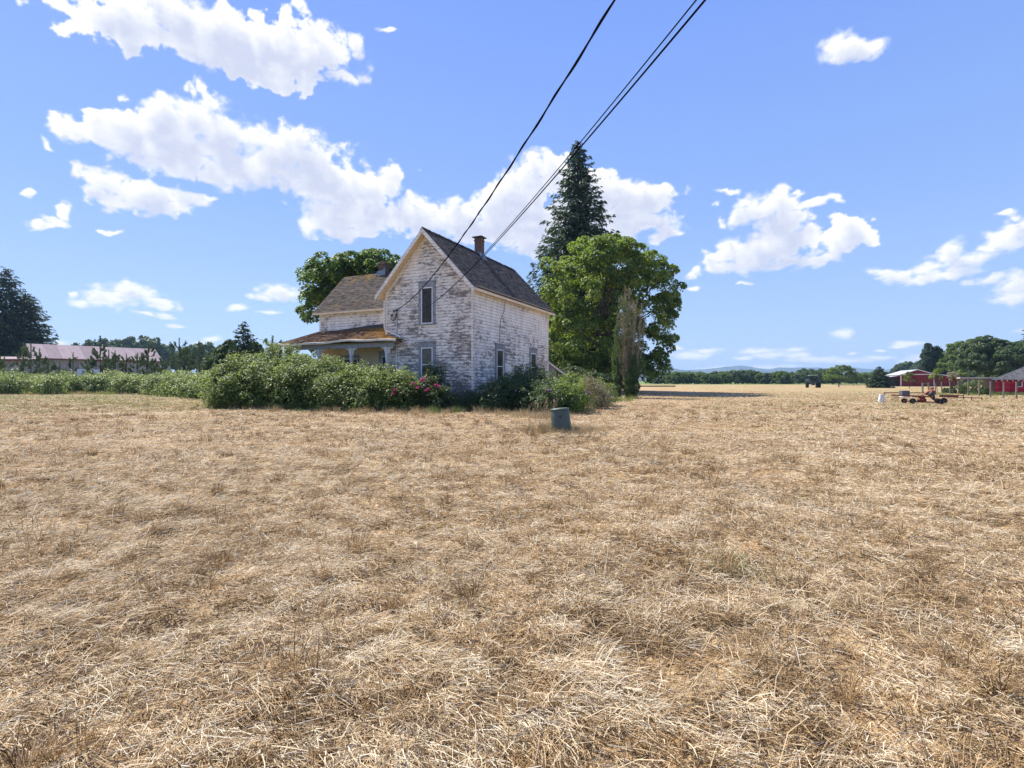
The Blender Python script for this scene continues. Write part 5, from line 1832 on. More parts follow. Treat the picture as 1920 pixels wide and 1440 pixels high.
for (px, Y, h, w, lab) in ((1577, 190, 7.0, 5.0, 'bright green bushy tree just right of the tractor'), (1561, 200, 6.2, 3.2, 'smaller bright green tree immediately right of the tractor'), (1606, 205, 4.8, 4.2, 'low light green bush between the bright tree and the small spruce'), (1643, 215, 5.0, 4.6, 'low green bush behind the small spruce')):
    broadleaf('tree', lab, 'tree', (gx(px, Y), Y, 0), [(0, 0, h * 0.48, w, w, h * 0.5), (w * 0.5, 0, h * 0.36, w * 0.7, w * 0.7, h * 0.34)], 90, 70, 0.8, 0.42, M['bright'], 0.15, 1.0, seed=int(px), limbs=6, zmin=0.2, flat=0.8)
conifer('fir_tree', 'lone dark fir standing far off above the orchard row, left of the tractor', (gx(1505, 420), 420, 0), gz(690, 420), 4.6, 0.5, 16, 7, size=2.0, seed=111, sprays=9)
for (px, top, lab) in ((1423, 697, 'low dark fir poking above the orchard row below the highest hill'), (1343, 696, 'pale far treetop above the left half of the orchard row'), (1456, 696, 'tiny far fir above the orchard row right of the highest hill'), (1526, 694, 'small far fir directly above the tractor'), (1547, 692, 'slim far fir just right of the tractor roof')):
    conifer('fir_tree', lab, (gx(px, 430), 430, 0), gz(top, 430), 3.2, 0.3, 12, 6, size=1.8, seed=px, sprays=8)

# far wood on the right skyline
fl_ = [(1690, 683), (1702, 680), (1714, 683), (1726, 679), (1738, 682), (1750, 684), (1680, 690), (1766, 682), (1781, 684), (1796, 681), (1812, 683), (1828, 682), (1845, 684), (1862, 682), (1880, 683), (1900, 682), (1921, 683)]
pr = None
for k, (px, top) in enumerate(fl_):
    Y = 340 + (k % 3) * 14
    if pr is None:
        pr = broadleaf('tree', 'rounded blue green tree of the far wood behind the red barn', 'tree', (0, 0, 0), [(0, 0, 6.0, 4.6, 4.6, 6.4)], 90, 50, 1.2, 0.8, M['maple_dark'], 0.3, 2.0, seed=121, limbs=5, group='far wood behind the red barn', zmin=0.2, flat=0.9)
        o = pr
    else:
        o = copy_tree(pr)
    o.location = (gx(px, Y), Y, 0)
    z = gz(top, Y) / 12.4
    o.scale = (z, z, z)
    o.rotation_euler = (0, 0, k * 1.3)

for (px, Y, top, w, lab, sd) in ((1742, 150, 645, 2.2, 'left of the twin dark conifers behind the red barn', 131), (1757, 150, 652, 2.3, 'right of the twin dark conifers behind the red barn', 132)):
    H = gz(top, Y)
    broadleaf('dark_tree', lab, 'tree', (gx(px, Y), Y, 0), [(0, 0, H * 0.30, w, w, H * 0.36), (0, 0, H * 0.56, w * 0.8, w * 0.8, H * 0.30), (0, 0, H * 0.80, w * 0.45, w * 0.45, H * 0.20)], 130, 90, 0.8, 0.45, M['fir'], 0.25, 2.0, seed=sd, limbs=6, zmin=0.4, flat=0.8)
Y = 147
H = gz(640, Y)
broadleaf('tree', 'yellow green tree between the twin dark conifers and the big dark maple', 'tree', (gx(1795, Y), Y, 0), [(0, 0, H * 0.55, 3.4, 3.4, H * 0.42), (-2.2, 0, H * 0.35, 4.0, 3.4, H * 0.33), (1.0, 0, H * 0.8, 2.4, 2.4, H * 0.2)], 220, 90, 0.8, 0.36, M['bright'], 0.3, 2.5, seed=141, limbs=10, zmin=0.4, flat=0.8)
Y = 108
broadleaf('maple_tree', 'big dark maple behind the carport and the red shed', 'maple tree', (gx(1850, Y), Y, 0),
          [(gx(1846, Y) - gx(1850, Y), 0, 6.2, 3.9, 4.4, gz(632, Y) - 6.4), (gx(1876, Y) - gx(1850, Y), 0, 5.0, 5.0, 4.6, gz(645, Y) - 5.2), (gx(1832, Y) - gx(1850, Y), 0, 4.2, 2.6, 3.2, 3.8)],
          420, 130, 0.85, 0.42, M['maple_dark'], 0.45, 3.0, seed=151, limbs=16, zmin=0.4, flat=0.75)
broadleaf('maple_tree', 'dark maple at the right edge of the view, right of the big dark maple', 'maple tree', (gx(1925, 104), 104, 0),
          [(0, 0, 5.6, 5.0, 4.6, gz(640, 104) - 5.8), (-3.6, 0, 4.6, 3.4, 3.6, 4.2)], 320, 120, 0.85, 0.42, M['maple_dark'], 0.45, 3.0, seed=152, limbs=12, zmin=0.4, flat=0.75)
conifer('fir_tree', 'tall fir cut by the right edge of the view above the dark maples', (gx(1948, 122), 122, 0), gz(560, 122), 6.0, 2.0, 40, 8, size=1.2, seed=153, sprays=26, sag=0.4)

# small dense spruce at the left end of the red barn
conifer('spruce_tree', 'small dense dark spruce at the left end of the red barn', (gx(1648, 108), 108, 0), gz(688, 108), 2.75, 0.25, 22, 10, size=0.62, power=0.62, sag=0.12, seed=161, cat='spruce tree', sprays=26, hang=0.2)

# ------------------------------------------------------------------ red barn
bd = Vector((0.89, -0.456, 0))               # along the gable, towards the right
BRZ = math.atan2(-0.456, 0.89)
barn = empty('barn', (gx(1690, 137), 137, 0), BRZ, 'long low red metal barn with white trim and open lean-to on its left', 'barn')
W1 = 6.9                                     # width of the high gable part
EAVE, PEAK, WR, ER = 3.2, 4.45, 13.8, 2.35
LB = 20.0
mb = MB()
mb.prism([(0, 0, 0), (W1, 0, 0), (W1, 0, EAVE), (W1 / 2, 0, PEAK - 0.05), (0, 0, EAVE)], (0, LB, 0))
mb.prism([(W1 + 0.01, 0.05, 0), (WR, 0.05, 0), (WR, 0.05, ER), (W1 + 0.01, 0.05, EAVE - 0.02)], (0, LB - 0.1, 0))
mb.build('wall', M['red_metal'], barn)
mb = MB()
sl1 = (PEAK - EAVE) / (W1 / 2)
mb.prism([(W1 / 2, -0.3, PEAK), (-0.5, -0.3, EAVE - 0.5 * sl1 + 0.05), (-0.5, -0.3, EAVE - 0.5 * sl1 + 0.12), (W1 / 2, -0.3, PEAK + 0.08)], (0, LB + 0.6, 0))
sr = (PEAK - ER) / (WR - W1 / 2)
mb.prism([(W1 / 2, -0.3, PEAK), (W1 / 2, -0.3, PEAK + 0.08), (W1 + 0.02, -0.3, EAVE + 0.16), (WR + 0.3, -0.3, ER + 0.02), (WR + 0.3, -0.3, ER - 0.06), (W1 + 0.02, -0.3, EAVE + 0.08)], (0, LB + 0.6, 0))
mb.build('roof', M['white_metal'], barn)
mb = MB()
mb.prism([(W1 / 2, -0.34, PEAK - 0.10), (W1 / 2, -0.34, PEAK + 0.09), (-0.5, -0.34, EAVE - 0.5 * sl1 + 0.13), (-0.5, -0.34, EAVE - 0.5 * sl1 - 0.06)], (0, 0.036, 0))
mb.prism([(W1 / 2 + 0.002, -0.34, PEAK - 0.10), (W1 / 2 + 0.002, -0.34, PEAK + 0.09), (W1 + 0.02, -0.34, EAVE + 0.17), (WR + 0.3, -0.34, ER + 0.03), (WR + 0.3, -0.34, ER - 0.16), (W1 + 0.02, -0.34, EAVE - 0.03)], (0, 0.036, 0))
mb.b2((-0.1, -0.06, EAVE - 0.10), (W1, -0.01, EAVE + 0.10))
mb.b2((W1 - 0.1, -0.08, 0), (W1 + 0.08, -0.01, EAVE - 0.11))
mb.b2((-0.22, -0.08, 0), (0.02, -0.01, EAVE - 0.11))
mb.build('white_trim', M['sash'], barn)
mb = MB()
mb.prism([(-0.02, -0.2, EAVE - 0.30), (-0.02, -0.2, EAVE - 0.22), (-4.7, -0.2, 2.22), (-4.7, -0.2, 2.14)], (0, LB, 0))
mb.build('lean_to_roof', M['white_metal'], barn)
mb = MB()
for x in (-4.5, -2.3):
    mb.b2((x, -0.1, 0), (x + 0.14, 0.05, 2.2))
mb.b2((-4.5, 5.8, 0), (-0.02, 5.9, 2.2))
mb.build('lean_to_frame', M['grey_box'], barn)

# ------------------------------------------------------------------ tractor, seen from behind
tr = empty('tractor', (gx(1524.5, 111), 111, 0), R(-24), 'dark tractor with enclosed cab parked at the far edge of the mown field', 'tractor')
for sx in (-1, 1):
    mb = MB()
    r0 = 0.86
    prof = [(0.42, -0.24), (r0 - 0.06, -0.27), (r0, -0.20), (r0, 0.20), (r0 - 0.06, 0.27), (0.42, 0.24)]
    mb.lathe(prof, (sx * 1.12, 0, r0), 32, axis='x')
    for k in range(22):
        a = 2 * math.pi * k / 22
        for sd in (-1, 1):
            c = Vector((sx * 1.12 + sd * 0.12, math.cos(a + sd * 0.07) * (r0 + 0.015), r0 + math.sin(a + sd * 0.07) * (r0 + 0.015)))
            Rm = Matrix.Rotation(a, 3, 'X') @ Matrix.Rotation(0.0, 3, 'Y')
            mb.box(c, (0.24, 0.06, 0.05), rot=Rm)
    wh = mb.build('wheel', M['tyre'], tr, smooth=False)
    mb = MB()
    mb.lathe([(0.0, 0.12), (0.16, 0.14), (0.20, 0.05), (0.38, 0.10), (0.43, 0.22), (0.43, -0.22), (0.38, -0.10), (0.20, -0.05), (0.16, -0.14), (0.0, -0.12)], (sx * 1.12, 0, r0), 24, axis='x')
    mb.build('rim', M['grey_box'], wh)
    mb = MB()
    mb.lathe([(0.24, -0.16), (0.50, -0.18), (0.55, -0.12), (0.55, 0.12), (0.50, 0.18), (0.24, 0.16)], (sx * 0.95, 2.5, 0.55), 24, axis='x')
    mb.lathe([(0.0, 0.05), (0.24, 0.10), (0.24, -0.10), (0.0, -0.05)], (sx * 0.95, 2.5, 0.55), 16, axis='x')
    mb.build('wheel', M['tyre'], tr)
    mb = MB()
    pts = []
    for k in range(9):
        a = math.pi * (0.12 + 0.80 * k / 8)
        pts.append((sx * 1.12, math.cos(a) * 0.98, r0 + math.sin(a) * 0.98))
    for a, b in zip(pts[:-1], pts[1:]):
        mb.bar(a, b, 0.56, 0.04)
    mb.build('fender', M['tractor'], tr)
mb = MB()
mb.b2((-0.42, 0.5, 0.75), (0.42, 3.1, 1.55))
mb.b2((-0.30, -0.45, 0.55), (0.30, 0.6, 1.15))
mb.b2((-1.0, -0.12, 0.75), (1.0, 0.12, 0.98))
mb.build('body', M['tractor'], tr, bevel=0.04)
mb = MB()
mb.b2((-0.82, -0.62, 1.12), (0.82, 0.85, 1.50))
for x in (-0.78, 0.78):
    for y in (-0.56, 0.78):
        mb.bar((x, y, 1.5), (x * 0.92, y * 0.92, 2.6), 0.08, 0.08)
cab = mb.build('cab', M['dark_metal'], tr)
mb = MB()
mb.b2((-0.86, -0.72, 2.58), (0.86, 0.88, 2.76))
mb.build('cab_roof', M['cab_light'], cab, bevel=0.05)
mb = MB()
mb.b2((-0.70, -0.555, 1.52), (0.70, -0.545, 2.55))
mb.b2((-0.70, 0.765, 1.52), (0.70, 0.775, 2.55))
mb.build('cab_glass', M['glass'], cab)
mb = MB()
mb.b2((-0.26, -0.1, 1.5), (0.26, 0.4, 1.66))
mb.b2((-0.25, -0.2, 1.66), (0.25, -0.08, 2.15))
mb.build('seat', M['dark_metal'], cab, bevel=0.03)
for sx in (-1, 1):
    mb = MB()
    mb.bar((sx * 0.30, -0.35, 0.62), (sx * 0.42, -1.15, 0.45), 0.07, 0.09)
    mb.bar((sx * 0.26, -0.48, 1.15), (sx * 0.40, -0.95, 0.52), 0.05, 0.05)
    mb.build('lift_arm', M['pipe'], tr)
mb = MB()
mb.tube([(0.55, 1.2, 1.5), (0.55, 1.2, 2.3), (0.55, 1.15, 2.45)], 0.045, 8)
mb.build('exhaust_pipe', M['dark_metal'], tr)

# ------------------------------------------------------------------ hay rake
RY = 33.3
rk = empty('hay_rake', (gx(1748, RY), RY, 0), 0, 'orange rotary hay rake with long tine arms and small black wheels resting in the field', 'hay rake')
RX0 = gx(1748, RY)


def rp(px, py, dy=0.0):
    """rake point from its picture position, dy metres behind the rake's middle"""
    p = at(px, py, RY + dy)
    return Vector((p.x - RX0, dy, p.z))


mb = MB()
mb.bar(rp(1711, 753.5, 0.2), rp(1764, 754.5, 0.2), 0.07, 0.07)
mb.bar(rp(1711, 753.5, 0.2), rp(1697, 750.5, 0.9), 0.06, 0.06)
mb.bar(rp(1762, 753, -0.3), rp(1762, 753, 0.8), 0.07, 0.07)
mb.bar(rp(1728, 753, 0.2), rp(1730, 740, 0.2), 0.10, 0.10)
mb.build('chassis', M['rust_red'], rk)
for (px, py, dy, r) in ((1695.5, 751.5, 0.9, 0.17), (1711.5, 752.0, 0.1, 0.18), (1758, 754, 0.3, 0.17), (1763, 755.0, -0.5, 0.17), (1770, 753.0, 0.5, 0.19)):
    p = rp(px, py, dy)
    p.z = r
    rot = 0.35
    mb = MB()
    mb.lathe([(r * 0.45, -0.07), (r * 0.85, -0.095), (r, -0.06), (r, 0.06), (r * 0.85, 0.095), (r * 0.45, 0.07)], (0, 0, 0), 22, axis='x')
    w = mb.build('wheel', M['tyre'], rk, smooth=True, loc=p, rz=rot + 0.5)
    mb = MB()
    mb.lathe([(0.0, -0.05), (r * 0.3, -0.06), (r * 0.47, -0.03), (r * 0.47, 0.03), (r * 0.3, 0.06), (0.0, 0.05)], (0, 0, 0), 16, axis='x')
    mb.build('rim', M['grey_box'], w)
# rotor hub with its tine-arm drive
mb = MB()
c = rp(1730.5, 748)
mb.lathe([(0.05, -0.22), (0.22, -0.18), (0.26, -0.05), (0.17, 0.05), (0.20, 0.14), (0.24, 0.20), (0.05, 0.24)], (c.x, 0.1, c.z), 20)
for k in range(8):
    a = k * math.pi / 4 + 0.2
    mb.bar((c.x + math.cos(a) * 0.18, 0.1 + math.sin(a) * 0.18, c.z + 0.17), (c.x + math.cos(a) * 0.48, 0.1 + math.sin(a) * 0.48, c.z + 0.13), 0.05, 0.05)
mb.build('rotor_hub', M['rust_red'], rk)
mb = MB()
g = rp(1746.5, 736.5)
mb.lathe([(0.02, -0.22), (0.15, -0.19), (0.21, -0.08), (0.22, 0.08), (0.17, 0.18), (0.08, 0.22), (0.02, 0.23)], (g.x, 0, g.z), 22, axis='y')
mb.lathe([(0.02, 0.14), (0.09, 0.12), (0.12, 0.02), (0.10, -0.02)], (g.x + 0.04, 0, g.z + 0.24), 12)
mb.prism([rp(1735, 737.5, -0.05), rp(1744, 731.5, -0.05), rp(1744, 741, -0.05), rp(1736, 740, -0.05)], (0, 0.14, 0))
mb.build('gearbox', M['rust_orange'], rk, smooth=False)
mb = MB()
mb.bar(rp(1741, 740, -0.12), rp(1752, 749.5, -0.25), 0.12, 0.12)
mb.bar(rp(1752, 749, -0.25), rp(1761, 749, -0.3), 0.10, 0.14)
mb.build('drawbar', M['rust_orange'], rk)
mb = MB()
mb.tube([rp(1749, 733, -0.24), rp(1750.5, 741, -0.33), rp(1752.5, 750, -0.40)], [0.07, 0.06, 0.05], 10)
mb.lathe([(0.02, 0.1), (0.12, 0.08), (0.12, -0.10), (0.02, -0.12)], rp(1746, 739, -0.33), 14, axis='y')
mb.build('drive_shaft', M['dark_metal'], rk)


def tines(mb, p, n, dx, h, dy=0.0):
    for k in range(n):
        x = p.x + dx * k
        mb.tube([(x, p.y + dy, p.z), (x + 0.015, p.y + dy + 0.02, p.z - h * 0.5), (x - 0.03, p.y + dy + 0.06, p.z - h)], 0.0065, 4, cap=False)


arms = [((1735, 736.5, 0.9), (1657, 736.3, 1.6), 0.055, 0), ((1738, 743.5, -0.1), (1672.5, 740.8, -0.3), 0.075, 8), ((1762, 741.5, 0.5), (1807, 741.3, 1.1), 0.055, 0),
        ((1762, 743.0, 0.1), (1796, 743.6, 0.2), 0.11, 11), ((1788, 744.8, -0.1), (1842, 746.2, -0.1), 0.045, 0)]
for (a, b, w_, nt) in arms:
    mb = MB()
    p0, p1 = rp(*a), rp(*b)
    mb.bar(p0, p1, w_, w_)
    d = (p1 - p0)
    if nt == 8:
        q = p0.lerp(p1, 0.97)
        tines(mb, q, nt, 0.055, 0.42)
        mb.bar(q + Vector((-0.12, 0, 0)), q + Vector((0.45, 0, 0)), 0.09, 0.05)
    elif nt == 11:
        q = p0.lerp(p1, 0.40)
        tines(mb, q, nt, 0.068, 0.44)
    else:
        for t in ((0.98,) if b[0] < 1700 else (0.35, 0.62, 0.985)):
            q = p0.lerp(p1, t)
            mb.bar(q + Vector((0, 0, 0.03)), q - Vector((0, 0, 0.16)), 0.035, 0.035)
    mb.build('tine_arm', M['rust_red'], rk)
mb = MB()
a = rp(1697, 737, 0.5)
mb.b2((a.x - 0.25, 0.4, a.z - 0.16), (a.x + 0.25, 0.7, a.z + 0.16))
mb.build('toolbox', M['grey_box'], rk, bevel=0.015)
mb = MB()
mb.b2((a.x - 0.26, 0.38, a.z - 0.26), (a.x + 0.26, 0.72, a.z - 0.165))
mb.build('toolbox_tray', M['pipe'], rk)

# white sack standing in the field
rs = np.random.default_rng(171)
mb = MB()
prof = [(0.21, 0.0), (0.215, 0.10), (0.20, 0.3), (0.17, 0.46), (0.155, 0.52), (0.15, 0.56), (0.01, 0.55)]
n0 = 18
for j, (r, z) in enumerate(prof):
    for k in range(n0):
        a = 2 * math.pi * k / n0
        rr = r * (1 + 0.10 * math.sin(3 * a + j) + rs.normal(0, 0.03))
        mb.v.append((math.cos(a) * rr + 0.03 * z, math.sin(a) * rr * 0.75, z))
for j in range(len(prof) - 1):
    for k in range(n0):
        k2 = (k + 1) % n0
        mb.f.append([j * n0 + k, j * n0 + k2, (j + 1) * n0 + k2, (j + 1) * n0 + k])
        mb.mi.append(0)
o = mb.build('feed_sack', M['sack'], smooth=True, loc=(gx(1652.5, 35.5), 35.5, 0))
tag(o, 'white sack standing upright in the field at the left end of the hay rake', 'sack')

# ------------------------------------------------------------------ garden fence, gate frame, carport, red shed
fposts = [(1754, 718.5, 735.0), (1766, 715.5, 736.5), (1781, 715.0, 738.0), (1797, 714.5, 739.5), (1815.5, 707.0, 741.5), (1836, 713.0, 743.0), (1857, 714.5, 744.5), (1881.5, 716.0, 746.0), (1906, 716.5, 748.0), (1934, 717, 750)]
Y0 = 1440 / (fposts[0][2] - 714)
fence = empty('wire_fence', (gx(1754, Y0), Y0, 0), 0, 'line of weathered wooden fence posts strung with wire in front of the red shed', 'fence')
fo = fence.location.copy()
tops = []
rf = np.random.default_rng(172)
for (px, t, b) in fposts:
    Y = 1440 / (b - 714)
    base = Vector((gx(px, Y), Y, 0)) - fo
    h = gz(t, Y)
    top = base + Vector((rf.normal(0, 0.02), rf.normal(0, 0.02), h))
    tops.append((base, top))
    mb = MB()
    mb.tube([base - Vector((0, 0, 0.2)), base.lerp(top, 0.5) + Vector((rf.normal(0, 0.01), 0, 0)), top], [0.07, 0.065, 0.06], 7)
    mb.build('post', M['post_wood'], fence)
for fr_ in (0.35, 0.62, 0.9):
    mb = MB()
    for (a, b) in zip(tops[:-1], tops[1:]):
        p, q = a[0].lerp(a[1], fr_ * 1.5 / a[1].z), b[0].lerp(b[1], fr_ * 1.5 / b[1].z)
        mb.tube([p + Vector((0, -0.085, 0)), p.lerp(q, 0.5) + Vector((0, -0.085, -0.03)), q + Vector((0, -0.085, 0))], 0.006, 4, cap=False)
    mb.build('wire', M['dark_metal'], fence)
Y = 62
gf = empty('gate_frame', (gx(1735.5, Y), Y, 0), 0, 'pale wooden goalpost frame with a crossbar standing behind the hay rake', 'gate frame')
for s_ in (-1, 1):
    mb = MB()
    mb.b2((s_ * 0.36 - 0.07, -0.06, -0.1), (s_ * 0.36 + 0.07, 0.06, 1.28))
    mb.build('post', M['post_wood'], gf)
mb = MB()
mb.b2((-0.28, -0.05, 1.10), (0.28, 0.05, 1.20))
mb.build('crossbar', M['post_wood'], gf)

# young plants along the fence
ap = None
ra = np.random.default_rng(173)
for k, px in enumerate((1771, 1776, 1784, 1790, 1803, 1808, 1813, 1824, 1830, 1843, 1849)):
    Y = 62 - (px - 1771) * 0.11
    if ap is None:
        root = empty('young_arborvitae', (0, 0, 0), 0, 'tiny dark green arborvitae in the row planted along the wire fence', 'arborvitae', 'tiny arborvitae planted along the wire fence')
        n = 900
        z = ra.uniform(0.02, 1, n)
        rr = 0.27 * np.sin(z * 2.5 + 0.5)
        a = ra.uniform(0, 6.28, n)
        q = ra.uniform(0.3, 1.05, n) ** 0.5 * rr
        C = np.stack([np.cos(a) * q, np.sin(a) * q, z * 0.75], 1)
        leaves('foliage', C, ra.normal(size=C.shape) + np.array([[0, 0, 0.6]]), 0.10, M['cedar'], root, ra.normal(0.35, 0.2, n), 0.5, 0.05, ra)
        mb = MB()
        mb.tube([(0, 0, -0.05), (0, 0, 0.6)], 0.02, 5)
        mb.build('stem', M['bark'], root)
        ap = o = root
    else:
        o = copy_tree(ap)
    o.location = (gx(px, Y), Y, 0)
    s_ = ra.uniform(0.75, 1.25)
    o.scale = (s_, s_, s_)
    o.rotation_euler = (0, 0, k)

broadleaf('sapling', 'slender sapling with yellow green leaves in front of the red barn', 'sapling', (gx(1757, 66), 66, 0), [(0, 0, 2.1, 0.45, 0.5, 0.9), (-0.5, 0, 1.8, 0.4, 0.4, 0.35), (0.1, 0, 2.75, 0.25, 0.25, 0.3)], 26, 34, 0.22, 0.16, M['lime_leaf'], 0.035, 1.2, seed=181, limbs=8, zmin=0.8, flat=0.8)
broadleaf('sapling', 'thin grey green leafy sapling before the left half of the red barn', 'sapling', (gx(1705, 100), 100, 0), [(0, 0, 1.9, 0.7, 0.7, 1.3)], 26, 40, 0.3, 0.22, M['bramble'], 0.05, 1.0, seed=182, limbs=7, zmin=0.3)
broadleaf('sapling', 'brownish thin sapling before the right part of the red barn', 'sapling', (gx(1790, 72), 72, 0), [(0, 0, 1.8, 0.8, 0.7, 1.0)], 26, 30, 0.3, 0.2, M['brown_twig'], 0.045, 0.8, seed=183, limbs=8, zmin=0.4)
broadleaf('sapling', 'brown and green thin sapling left of the tall fence post', 'sapling', (gx(1804, 72), 72, 0), [(0, 0, 2.0, 0.6, 0.6, 1.0)], 24, 30, 0.3, 0.2, M['bramble'], 0.045, 0.8, seed=184, limbs=8, zmin=0.4)
broadleaf('bush', 'pale rounded bushes seen under the carport roof', 'bush', (gx(1838, 86), 86, 0), [(0, 0, 0.5, 2.2, 1.4, 0.9), (-2.2, 0, 0.4, 1.4, 1.2, 0.6)], 60, 40, 0.4, 0.25, M['bright'], 0.06, 0.3, seed=185, limbs=4, zmin=0.1)

cp = empty('carport', (gx(1852, 60), 60, 0), R(-35), 'open carport with a thin flat roof between the red barn and the red shed', 'carport')
mb = MB()
mb.b2((-2.6, -1.4, 1.78), (1.3, 1.6, 1.90))
mb.build('roof', M['pipe'], cp)
mb = MB()
mb.b2((-2.5, -1.3, 1.64), (1.2, -1.22, 1.77))
mb.b2((-0.25, -1.2, 0), (0.55, 1.3, 1.77))
mb.build('support_wall', M['post_wood'], cp)
for x in (-2.45, -1.2, 1.1):
    mb = MB()
    mb.b2((x - 0.06, -1.3, -0.05), (x + 0.06, -1.215, 1.63))
    mb.build('post', M['post_wood'], cp)

# red shed: hipped grey roof, wall turned towards the camera
RSZ = R(-45)
rsd = empty('red_shed', (gx(1866, 55), 55, 0), RSZ, 'bright red board shed with low grey hipped roof and one small white window', 'shed')
mb = MB()
mb.b2((0, 0, 0), (9.0, 5.6, 1.62))
mb.build('wall', M['red_board'], rsd)
mb = MB()
o_ = 0.35
zr = 3.35
ez = 1.62
A = [(-o_, -o_, ez), (9.3, -o_, ez), (9.3, 5.95, ez), (-o_, 5.95, ez)]
rA, rB = (2.8, 2.8, zr), (6.5, 2.8, zr)
for q in ([A[0], A[1], rB, rA], [A[3], A[0], rA], [A[2], A[3], rA, rB], [A[1], A[2], rB]):
    mb.face(q)
mb.prism([(-o_, -o_, ez - 0.06), (9.3, -o_, ez - 0.06), (9.3, 5.95, ez - 0.06), (-o_, 5.95, ez - 0.06)], (0, 0, 0.055))
mb.build('roof', M['dark_roof'], rsd)
mb = MB()
mb.prism([(3.4, -o_ - 0.02, 1.86), (8.8, -o_ - 0.02, 1.86), (8.8, 1.0, 2.16), (3.4, 1.0, 2.16)], (0, 0, 0.05))
mb.build('upper_roof_edge', M['pipe'], rsd)
for k in range(14):
    mb = MB()
    x = 0.05 + k * 0.42
    mb.b2((x, -o_ - 0.03, ez - 0.16), (x + 0.09, -0.01, ez - 0.065))
    mb.build('rafter_tail', M['sash'], rsd)
mb = MB()
wx = 1.62
mb.b2((wx - 0.06, -0.05, 0.86), (wx + 0.46, -0.01, 0.93))
mb.b2((wx - 0.06, -0.05, 0.935), (wx, -0.01, 1.43))
mb.b2((wx + 0.40, -0.05, 0.935), (wx + 0.46, -0.01, 1.43))
wf = mb.build('window_frame', M['sash'], rsd)
mb = MB()
mb.b2((wx + 0.003, -0.03, 0.935), (wx + 0.397, -0.012, 1.45))
mb.build('pane', M['dark_in'], wf)
rg = np.random.default_rng(96)
sp = []
for i in range(110):
    t = rg.uniform(0, 1)
    p = Vector((gx(1866, 55), 55, 0)) + Matrix.Rotation(RSZ, 3, 'Z') @ Vector((rg.uniform(-2, 6), rg.uniform(-1.6, -0.2), 0))
    sp.append((p.x, p.y, int(rg.integers(40, 80)), rg.uniform(0.15, 0.42), 0.45))
for i in range(70):
    px = rg.uniform(1755, 1890)
    Y = 1440 / (rg.uniform(736, 742) - 714)
    sp.append((gx(px, Y), Y, 40, rg.uniform(0.08, 0.22), 0.5))
grass_bed('green_grass', 'rank green grass along the foot of the red shed and wire fence', sp, 'green_grass', 97, 0.02, 0.35)

# dark wire gate by the orchard, low timber under the maple
Y = 120
gt = empty('field_gate', (gx(1600, Y), Y, 0), 0, 'dark tubular field gate between the orchard row and the small spruce', 'gate')
for x in (-3.4, 3.4):
    mb = MB()
    mb.b2((x - 0.08, -0.08, -0.1), (x + 0.08, 0.08, 1.5))
    mb.build('post', M['dark_metal'], gt)
mb = MB()
for z in (0.35, 0.7, 1.05, 1.35):
    mb.bar((-3.3, 0, z), (3.3, 0, z), 0.05, 0.05)
for x in (-3.25, 0, 3.25):
    mb.bar((x, 0.03, 0.3), (x, 0.03, 1.4), 0.05, 0.05)
mb.build('gate_panel', M['dark_metal'], gt)
o = MB()
for k in range(3):
    o.bar((-4.2 + k * 0.4, k * 0.35, 0.16 + 0.0 * k), (5.2 - k * 0.5, 0.3 + k * 0.35, 0.18), 0.28, 0.28)
o = o.build('timber_stack', simple('brown_timber', (0.16, 0.095, 0.065), 0.85, 0.3, 3.0), loc=(gx(1228, 128), 128, 0), bevel=0.02)
tag(o, 'long low brown timbers lying on the ground right of the big maple', 'timber')

for (px, Y, w, h, m_, lab) in ((1828, 128, 2.6, 3.0, 'maple_dark', 'dark low bush between the red barn and the carport, under the big dark maple'),
                              (1862, 116, 3.6, 2.6, 'bright', 'sunlit low bush behind the carport support wall'), (1900, 112, 4.0, 3.4, 'maple_dark', 'dark undergrowth behind the red shed roof'), (1930, 110, 4.0, 3.4, 'maple_dark', 'dark undergrowth at the right edge behind the red shed')):
    broadleaf('bush', lab, 'bush', (gx(px, Y), Y, 0), [(0, 0, h * 0.5, w, 2.0, h * 0.52)], 70, 70, 0.7, 0.34, M[m_], 0.08, 0.5, seed=int(px) + 9, limbs=4, zmin=0.1)
#@@end_RIGHT
#@@LEFT
# ------------------------------------------------------------------ left side: metal barn, firs, pines, bramble hedge
BL = Vector((gx(68, 100), 100, 0))
dirx, diry = gx(300, 117) - gx(68, 100), 17.0
LN = math.hypot(dirx, diry)
lb = empty('metal_barn', BL, math.atan2(diry, dirx), 'long tan barn with faded pink metal roof and white garage door behind young pines', 'barn')
GE, GR, GD = gz(669, 100), gz(646, 104), 9.0
mb = MB()
mb.b2((0, 0, 0), (LN, GD, GE))
mb.prism([(0, 0, GE + 0.005), (0, GD, GE + 0.005), (0, GD / 2, GR - 0.1)], (LN, 0, 0))
mb.build('wall', M['barn_wall'], lb)
for sd in (-1, 1):
    mb = MB()
    y0 = GD / 2 + sd * (GD / 2 + 0.5)
    z0 = GE - 0.5 * (GR - GE) / (GD / 2)
    mb.prism([(-0.7, GD / 2, GR), (-0.7, y0, z0), (-0.7, y0, z0 + 0.09), (-0.7, GD / 2, GR + 0.09)], (LN + 1.2, 0, 0))
    mb.build('roof', M['pink_metal'], lb)
mb = MB()
mb.b2((-0.05, -0.52, GE - 0.50), (LN + 0.4, -0.46, GE - 0.30))
mb.build('eave_trim', simple('dark_red_trim', (0.16, 0.04, 0.04), 0.6, 0.2, 2.0), lb)
mb = MB()
mb.b2((6.2, -0.06, 0.0), (11.8, -0.01, 3.9))
mb.build('garage_door', M['door_white'], lb)
